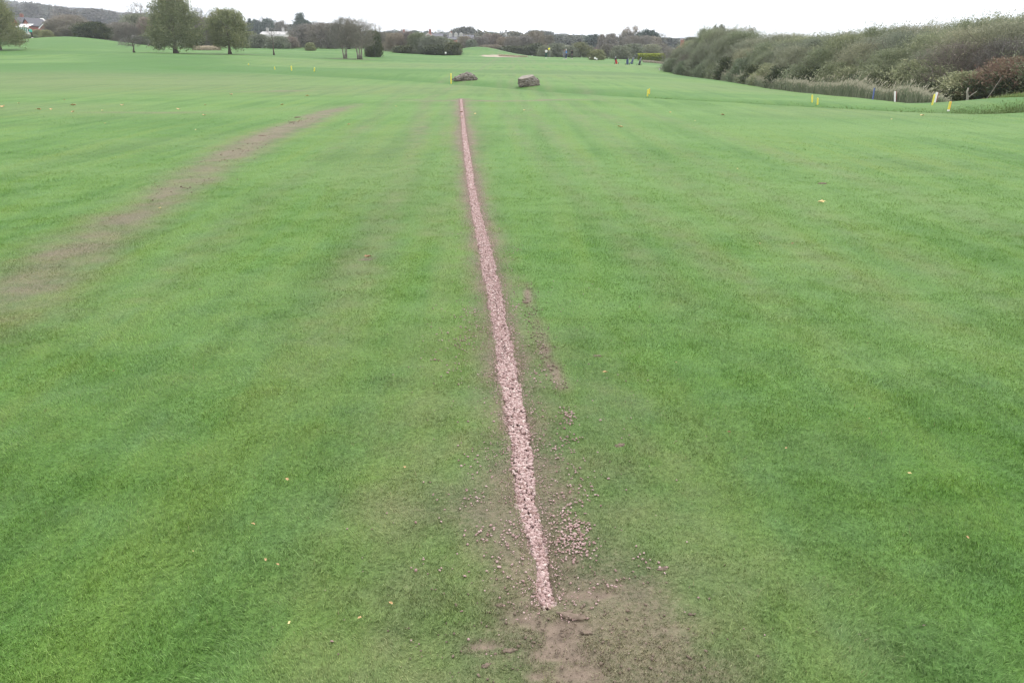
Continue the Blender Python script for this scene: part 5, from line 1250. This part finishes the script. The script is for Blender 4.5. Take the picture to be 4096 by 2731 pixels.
house('white_house', 1874, 330, 164, 34, 154, 142, 'greyrender', 'slate', 'slate roofed house right of the grey terrace', windows=3, chimneys=0)
house('white_house', 1894, 290, 176, 9, 162, 150, 'render', 'slate', 'narrow bright white gable among the trees', gable=True, windows=1, chimneys=0, depth=8)
house('white_house', 2021, 300, 172, 12, 152, 143, 'render', 'slate', 'white gabled house in the trees above the bunker', gable=True, windows=1, chimneys=1, depth=8, floors=2)
house('white_house', 2048, 310, 172, 30, 162, 154, 'greyrender', 'slate', 'grey house right of the white gable above the bunker', windows=2, chimneys=0)
house('white_house', 2082, 330, 158, 8, 150, 145, 'render', 'slate', 'small white gable between the white house and the tall chimney', gable=True, windows=1, chimneys=0)
mb = MB(); Y = 320; xx = px_x(2121, Y); zb = gz(xx, Y); hh = ray_xz(2121, 140, Y)[1] - zb; w = 3 * mpp(Y); mb.box((0, 0, hh / 2), (w * 1.4, w * 1.4, hh), taper=.8); mb.box((0, 0, hh + .1), (w * 1.4, w * 1.4, .25))
o = mb.build('chimney_stack', M['render'], None, loc=(xx, Y, zb)); tag(o, 'slender white chimney stack above the golfer in white', 'chimney')
house('long_building', 2386, 330, 204, 50, 199, 194, 'render', 'redtile', 'long low white building with red roof behind the round green bush', windows=8, chimneys=0, depth=8)
house('cottage', 2744, 190, 200, 26, 194, 185, 'greyrender', 'redtile', 'small cottage with orange red roof left of the thicket', windows=2, chimneys=1)
for q, (px, py, w) in enumerate(((2665, 159, 9), (2677, 161, 8), (2690, 158, 7), (2712, 157, 9), (2722, 160, 5))):
    house('white_house', px, 1150, py + 6, w, py + 1, py - 3, 'render', 'slate', ['white house on the far hillside, leftmost of five', 'white house on the far hillside, second of five', 'white house on the far hillside, third and middle',
          'white house on the far hillside, fourth of five', 'white house on the far hillside, rightmost of five'][q], windows=2, chimneys=0)

# ------------------------------------------------------------------ signs by the round bush and the hedge
def sign(px, py, size, Y, label, dark=False):
    x, z = px_x(px, Y), 0; z = gz(x, Y); c = ray_xz(px, py, Y)[1]; s = size * mpp(Y)
    e = empty('tee_sign', (x, Y, z), 0, label, 'sign', 'small white signs on the course')
    mb = MB(); mb.box((0, 0, c - z), (s, .05, s * .9)); mb.build('board', M['white_paint'], e)
    mb = MB()
    for q in (-.4, .4): mb.box((q * s, .05, (c - z) / 2), (.05, .05, c - z))
    mb.build('post', M['bark'], e)
sign(1784, 212, 6, 168, 'small white board before the dark right end of the hedge')
sign(2379, 233, 7, 144, 'larger white board at the left foot of the round green bush')
sign(2386, 237, 5, 141, 'smaller white board just right of the larger one')
sign(2358, 231, 3, 146, 'tiny white board on the grass left of the round green bush')

# ------------------------------------------------------------------ yellow flag
Y = 166; x = px_x(2199, Y); z = gz(x, Y); ft = ray_xz(2199, 192, Y)[1] - z
e = empty('golf_flag', (x, Y, z), 0, 'yellow flag on a thin pole standing on the putting green', 'flag')
mb = MB(); mb.tube([(0, 0, 0), (0, 0, ft)], .025, 8); mb.tube([(0, 0, ft), (0, 0, ft + .04)], .035, 8); mb.build('pole', M['steel'], e)
fl_ = MB(); W = .36; Hf = .34; nn = 7
vs = []
for i in range(nn):
    u = i / (nn - 1)
    for s in (0, 1): vs.append((-W * u, .05 * math.sin(u * 7), ft - .02 - Hf * s - .05 * u))
for i in range(nn):
    u = i / (nn - 1)
    for s in (0, 1): vs.append((-W * u, .012 + .05 * math.sin(u * 7), ft - .02 - Hf * s - .05 * u))
k = nn * 2
fl_.add(vs, [(2*i, 2*i+1, 2*i+3, 2*i+2) for i in range(nn - 1)] + [(k+2*i+2, k+2*i+3, k+2*i+1, k+2*i) for i in range(nn - 1)] + [(2*i, 2*i+2, k+2*i+2, k+2*i) for i in range(nn-1)] + [(2*i+1, k+2*i+1, k+2*i+3, 2*i+3) for i in range(nn-1)])
fl_.build('flag_cloth', M['flagcloth'], e, True)

# ------------------------------------------------------------------ people
def skin_obj(name, verts, edges, mat, parent, sub=1, root=0):
    me = bpy.data.meshes.new(name); me.from_pydata([v[:3] for v in verts], edges, []); me.update()
    o = link(name, me, M[mat] if isinstance(mat, str) else mat, parent)
    md = o.modifiers.new('skin', 'SKIN'); md.use_smooth_shade = True
    if not me.skin_vertices: return o
    for i, v in enumerate(verts):
        s = me.skin_vertices[0].data[i]; r_ = v[3]; s.radius = (r_, r_) if not isinstance(r_, tuple) else r_
        s.use_root = (i == root)
    if sub: o.modifiers.new('sub', 'SUBSURF').levels = sub; o.modifiers['sub'].render_levels = sub
    return o
def person(loc, rz, label, top, legs, pose, cap=None, hold=None, h=1.75):
    e = empty('person', loc, rz, label, 'person'); s = h / 1.75
    P = dict(hip=(0, 0, .93), waist=(0, 0, 1.08), chest=(0, 0, 1.28), neck=(0, -.01, 1.47), headb=(0, -.02, 1.56), head=(0, -.03, 1.66),
             hl=(-.09, 0, .90), kl=(-.10, -.03, .50), al=(-.10, .02, .09), tl=(-.11, -.15, .03), hr=(.09, 0, .90), kr=(.10, -.03, .50), ar=(.10, .02, .09), tr=(.11, -.15, .03),
             sl=(-.19, 0, 1.42), el=(-.25, .02, 1.14), wl=(-.24, -.06, .90), sr=(.19, 0, 1.42), er=(.25, .02, 1.14), wr=(.24, -.06, .90))
    P.update(pose); P = {k: Vector(v) * s for k, v in P.items()}
    R = dict(hip=.13, waist=.125, chest=.145, neck=.055, headb=.075, head=.10, hl=.095, kl=.06, al=.042, tl=.035, hr=.095, kr=.06, ar=.042, tr=.035, sl=.065, el=.045, wl=.03, sr=.065, er=.045, wr=.03)
    keys = list(P); ix = {k: i for i, k in enumerate(keys)}
    E = [('hip', 'waist'), ('waist', 'chest'), ('chest', 'neck'), ('neck', 'headb'), ('headb', 'head'), ('hip', 'hl'), ('hl', 'kl'), ('kl', 'al'), ('al', 'tl'), ('hip', 'hr'), ('hr', 'kr'), ('kr', 'ar'), ('ar', 'tr'),
         ('chest', 'sl'), ('sl', 'el'), ('el', 'wl'), ('chest', 'sr'), ('sr', 'er'), ('er', 'wr')]
    V = [(*P[k], R[k] * .88 * s) for k in keys]; ED = [(ix[a], ix[b]) for a, b in E]
    for w, el, sd in (('wl', 'el', -1), ('wr', 'er', 1)):     # palm, four fingers, thumb
        d = (P[w] - P[el]).normalized(); a = d.cross(Vector((0, 1, .01))).normalized(); pm = len(V); p = P[w] + d * .06 * s
        V.append((*p, .024 * s)); ED.append((ix[w], pm))
        for f, ln in enumerate((.070, .078, .074, .058)):
            q = len(V); b0 = p + a * (f - 1.5) * .018 * s + d * .03 * s; V.append((*b0, .009)); V.append((*(b0 + d * ln * .55 * s), .008)); V.append((*(b0 + d * ln * s + Vector((0, -.02, 0))), .007)); ED += [(pm, q), (q, q + 1), (q + 1, q + 2)]
        q = len(V); V.append((*(p + a * sd * -.035 * s), .010)); V.append((*(p + a * sd * -.05 * s + d * .035 * s), .009)); ED += [(pm, q), (q, q + 1)]
    skin_obj('body', V, ED, 'skin', e)
    # clothing follows the body, a little larger
    def sub(ks, es, mat, name, g, root=0):
        m_ = {k: i for i, k in enumerate(ks)}
        skin_obj(name, [(*P[k], R[k] * g * s) for k in ks], [(m_[a], m_[b]) for a, b in es], mat, e, 1, root)
    sub(['waist', 'hip', 'chest', 'neck', 'sl', 'el', 'wl', 'sr', 'er', 'wr'], [('hip', 'waist'), ('waist', 'chest'), ('chest', 'neck'), ('chest', 'sl'), ('sl', 'el'), ('el', 'wl'), ('chest', 'sr'), ('sr', 'er'), ('er', 'wr')], top, 'jacket', 1.12)
    sub(['hip', 'hl', 'kl', 'al', 'hr', 'kr', 'ar'], [('hip', 'hl'), ('hl', 'kl'), ('kl', 'al'), ('hip', 'hr'), ('hr', 'kr'), ('kr', 'ar')], legs, 'trousers', 1.14)
    for a, t in (('al', 'tl'), ('ar', 'tr')):
        mb = MB(); c = P[a].lerp(P[t], .5); mb.box((c.x, c.y + .01, .045), (.10 * s, .27 * s, .09), taper=.7); mb.build('shoe', M['shoe'], e)
    v, f = ICO2; hd = P['head'] - Vector((0, 0, 0)); 
    V2 = v * np.array([.098, .112, .115]) * s + np.array([hd.x, hd.y + .018, hd.z + .03]); V2 = V2.copy(); V2[:, 2] = np.maximum(V2[:, 2], hd.z - .03)
    link('cap' if cap else 'hair', np_mesh('hair', V2, [f], smooth=True), M[cap or 'hair'], e)
    mb = MB(); fc = hd + Vector((0, -.10 * s, 0))
    mb.box((fc.x, fc.y - .012, fc.z - .02), (.022, .03, .04), taper=.5); mb.build('nose', M['skin'], e)
    for q in (-.035, .035):
        mb = MB(); mb.box((fc.x + q, fc.y + .004, fc.z + .005), (.022, .012, .01)); mb.build('eye', M['hair'], e)
    mb = MB(); mb.box((fc.x, fc.y + .006, fc.z - .06), (.05, .012, .01)); mb.build('mouth', M['pink_paint'], e)
    for q in (-.1, .1):
        mb = MB(); mb.box((hd.x + q * s, hd.y, hd.z - .02), (.02, .035, .06)); mb.build('ear', M['skin'], e)
    return e, P
Yp = Y_for(2184, 234, 135, 185)
def club(e, P, a, b, label=None):
    mb = MB(); mb.tube([a, b], .012, 6); mb.box((b[0], b[1] - .03, .03), (.03, .10, .03)); o = mb.build('golf_club', M['steel'], None)
    o.location = e.location; o.rotation_euler = e.rotation_euler; tag(o, label, 'golf club')
e, P = person((*[px_x(2184, Yp), Yp], gz(px_x(2184, Yp), Yp)), .3, 'person in white vest and dark green trousers standing beside the flag', 'cloth_white', 'cloth_green',
              dict(er=(.28, .05, 1.18), wr=(.42, -.05, 1.32), el=(-.24, -.02, 1.14), wl=(-.12, -.18, 1.05)), cap='cloth_black')
Yq = Y_for(2257, 238, 130, 175)
e, P = person((px_x(2256, Yq), Yq, gz(px_x(2256, Yq), Yq)), -.4, 'person in grey clothes walking in front of another in blue', 'cloth_grey', 'cloth_grey',
              dict(kl=(-.10, -.14, .50), al=(-.12, -.10, .10), tl=(-.12, -.26, .04), kr=(.10, -.02, .50), ar=(.12, .18, .10), tr=(.12, .03, .03)), cap=None)
e, P = person((px_x(2263, Yq + 1.6), Yq + 1.6, gz(px_x(2263, Yq + 1.6), Yq + 1.6)), .9, 'person in bright blue jacket close behind the one in grey', 'cloth_blue', 'cloth_navy',
              dict(wl=(-.22, -.22, 1.0), el=(-.25, -.02, 1.14)), cap='cloth_white')
Yr = Y_for(2285, 237, 130, 178)
e, P = person((px_x(2286, Yr), Yr, gz(px_x(2286, Yr), Yr)), .1, 'person all in black bending slightly over a putter', 'cloth_black', 'cloth_black',
              dict(chest=(0, -.10, 1.26), neck=(0, -.20, 1.41), headb=(0, -.26, 1.47), head=(0, -.32, 1.54), sl=(-.17, -.17, 1.37), sr=(.17, -.17, 1.37), el=(-.18, -.25, 1.10), er=(.18, -.25, 1.10), wl=(-.04, -.33, .90), wr=(.03, -.34, .86)), cap='cloth_black')
club(e, P, (0, -.34, .93), (-.12, -.45, .03), 'thin putter held by the person in black')
Yt = 148; xt = px_x(152, Yt); zt = ray_xz(152, 146, Yt)[1]
e, P = person((xt, Yt, max(gz(xt, Yt), zt - .3)), 1.2, 'person in bright teal jacket walking behind the left ridge', 'cloth_teal', 'cloth_black', dict(kl=(-.10, -.14, .50), al=(-.12, -.02, .12), tl=(-.12, -.18, .04)), cap=None)

# ------------------------------------------------------------------ golf bags standing on trolleys
def golf_bag(px, base, tilt, lean, main, bottom, label, hpx):
    Y = Y_for(px, base, 90, 150); x = px_x(px, Y); z = gz(x, Y); h = hpx * mpp(Y)
    e = empty('golf_bag', (x, Y, z), 0, label, 'golf bag', 'golf bags waiting beside the green')
    L = h / math.cos(tilt) * .86; d = Vector((math.sin(tilt) * (1 if lean else -1), 0, math.cos(tilt))); b0 = Vector((0, 0, .08))
    mb = MB(); mb.tube([b0 + d * L * .18, b0 + d * L * .3, b0 + d * L * .82, b0 + d * L * .86], [.14, .155, .14, .15], 12); mb.build('bag', M[main], e, True)
    mb = MB(); mb.tube([b0 - d * .02, b0 + d * L * .06, b0 + d * L * .18], [.13, .16, .15], 12); mb.build('bag_base', M[bottom], e, True)
    mb = MB(); mb.box(tuple(b0 + d * L * .42 + Vector((0, -.16, 0))), (.18, .08, L * .34), taper=.9); mb.build('pocket', M[bottom], e)
    r_ = random.Random(px)
    for k in range(7):
        o = Vector((r_.uniform(-.09, .09), r_.uniform(-.09, .09), 0)); t = b0 + d * L * (1.0 + r_.uniform(.0, .16)) + o
        mb = MB(); mb.tube([b0 + d * L * .8 + o, t], .012, 5); mb.tube([t, t + Vector((.05, 0, .03)), t + Vector((.09, 0, .0))], [.035, .045, .02], 6); mb.build('club', M['steel' if k % 2 else 'bag_black'], e, True)
    for s in (-1, 1):
        mb = MB(); n = 14
        mb.tube([(s * .28, .10 + .12 * math.cos(6.2832 * i / n), .13 + .12 * math.sin(6.2832 * i / n)) for i in range(n + 1)], .02, 6)
        for i in range(5): mb.tube([(s * .28, .10, .13), (s * .28, .10 + .12 * math.cos(i * 1.2566), .13 + .12 * math.sin(i * 1.2566))], .008, 4)
        mb.build('wheel', M['rubber'], e)
    mb = MB(); mb.tube([(-.28, .10, .13), (.28, .10, .13)], .012, 6); mb.tube([(0, .1, .13), tuple(b0 + d * L * .9 + Vector((0, .16, 0)))], .014, 6); mb.build('trolley_frame', M['steel'], e)
golf_bag(2466, 258, .30, False, 'bag_black', 'bag_red', 'black golf bag with red base, leftmost and leaning left', 24)
golf_bag(2509, 261, .02, False, 'bag_blue', 'bag_blue', 'short dark upright golf bag left of the long leaning one', 22)
golf_bag(2524, 258, .38, True, 'bag_grey', 'bag_blue', 'long grey blue golf bag leaning right, second from the right', 27)
golf_bag(2556, 263, .22, True, 'bag_grey', 'bag_black', 'grey and black golf bag farthest right', 25)

# ------------------------------------------------------------------ red car half hidden at the left
Y = 205; x = px_x(453, Y); z = gz(x, Y); zt = ray_xz(453, 137, Y)[1]; z = max(z, zt - 1.5)
e = empty('parked_car', (x, Y, z), .5, 'red car half hidden behind the brown bushes on the left', 'car')
mb = MB()
prof = [(-2.0, .35), (-2.05, .75), (-1.6, .92), (-.9, .98), (-.45, 1.42), (.9, 1.45), (1.6, 1.0), (2.0, .9), (2.05, .4)]
vs = [(a, -.82, b_) for a, b_ in prof] + [(a, .82, b_) for a, b_ in prof]; n = len(prof)
mb.add(vs, [tuple(range(n)), tuple(reversed(range(n, 2 * n)))] + [(i, i + n, (i + 1) % n + n, (i + 1) % n) for i in range(n)]); mb.build('body', M['carred'], e)
for s in (-1, 1):
    mb = MB(); mb.add([(-.75, s * .83, 1.02), (-.42, s * .83, 1.36), (.85, s * .83, 1.38), (1.3, s * .83, 1.04)], [(0, 1, 2, 3) if s > 0 else (3, 2, 1, 0)]); mb.build('side_window', M['pane'], e)
    for q in (-1.3, 1.3):
        w = MB(); w.tube([(q, s * .70, .32), (q, s * .88, .32)], .32, 16); wo_ = w.build('wheel', M['rubber'], e); w = MB(); w.tube([(q, s * .86, .32), (q, s * .89, .32)], .18, 12); w.build('rim', M['steel'], wo_)
    mb = MB(); mb.box((-2.04, s * .6, .70), (.06, .3, .14)); mb.build('headlight', M['frame'], e)
mb = MB(); mb.add([(-.93, -.7, 1.0), (-.93, .7, 1.0), (-.50, .66, 1.40), (-.50, -.66, 1.40)], [(0, 1, 2, 3)]); o = mb.build('windscreen', M['pane'], e); o.location.x = -.03; o.location.z = .02

# ------------------------------------------------------------------ haze in the distance
HAZE = True
if HAZE:
    allz = max(float(Z.max()), 130.0) + 45
    mb = MB(); mb.box((0, 1950, (allz + float(Z.min()) - 1.5) / 2), (5600, 4200, allz - float(Z.min()) + 1.5))
    m, nt = new_mat('haze'); v = nt.nodes.new('ShaderNodeVolumePrincipled'); v.inputs['Density'].default_value = .00032
    v.inputs['Color'].default_value = (.86, .92, 1.0, 1); v.inputs['Anisotropy'].default_value = .2
    o_ = nt.nodes.new('ShaderNodeOutputMaterial'); nt.links.new(v.outputs[0], o_.inputs['Volume'])
    hz = mb.build('haze', m); tag(hz, kind='stuff')
bpy.context.scene.cycles.volume_bounces = 0
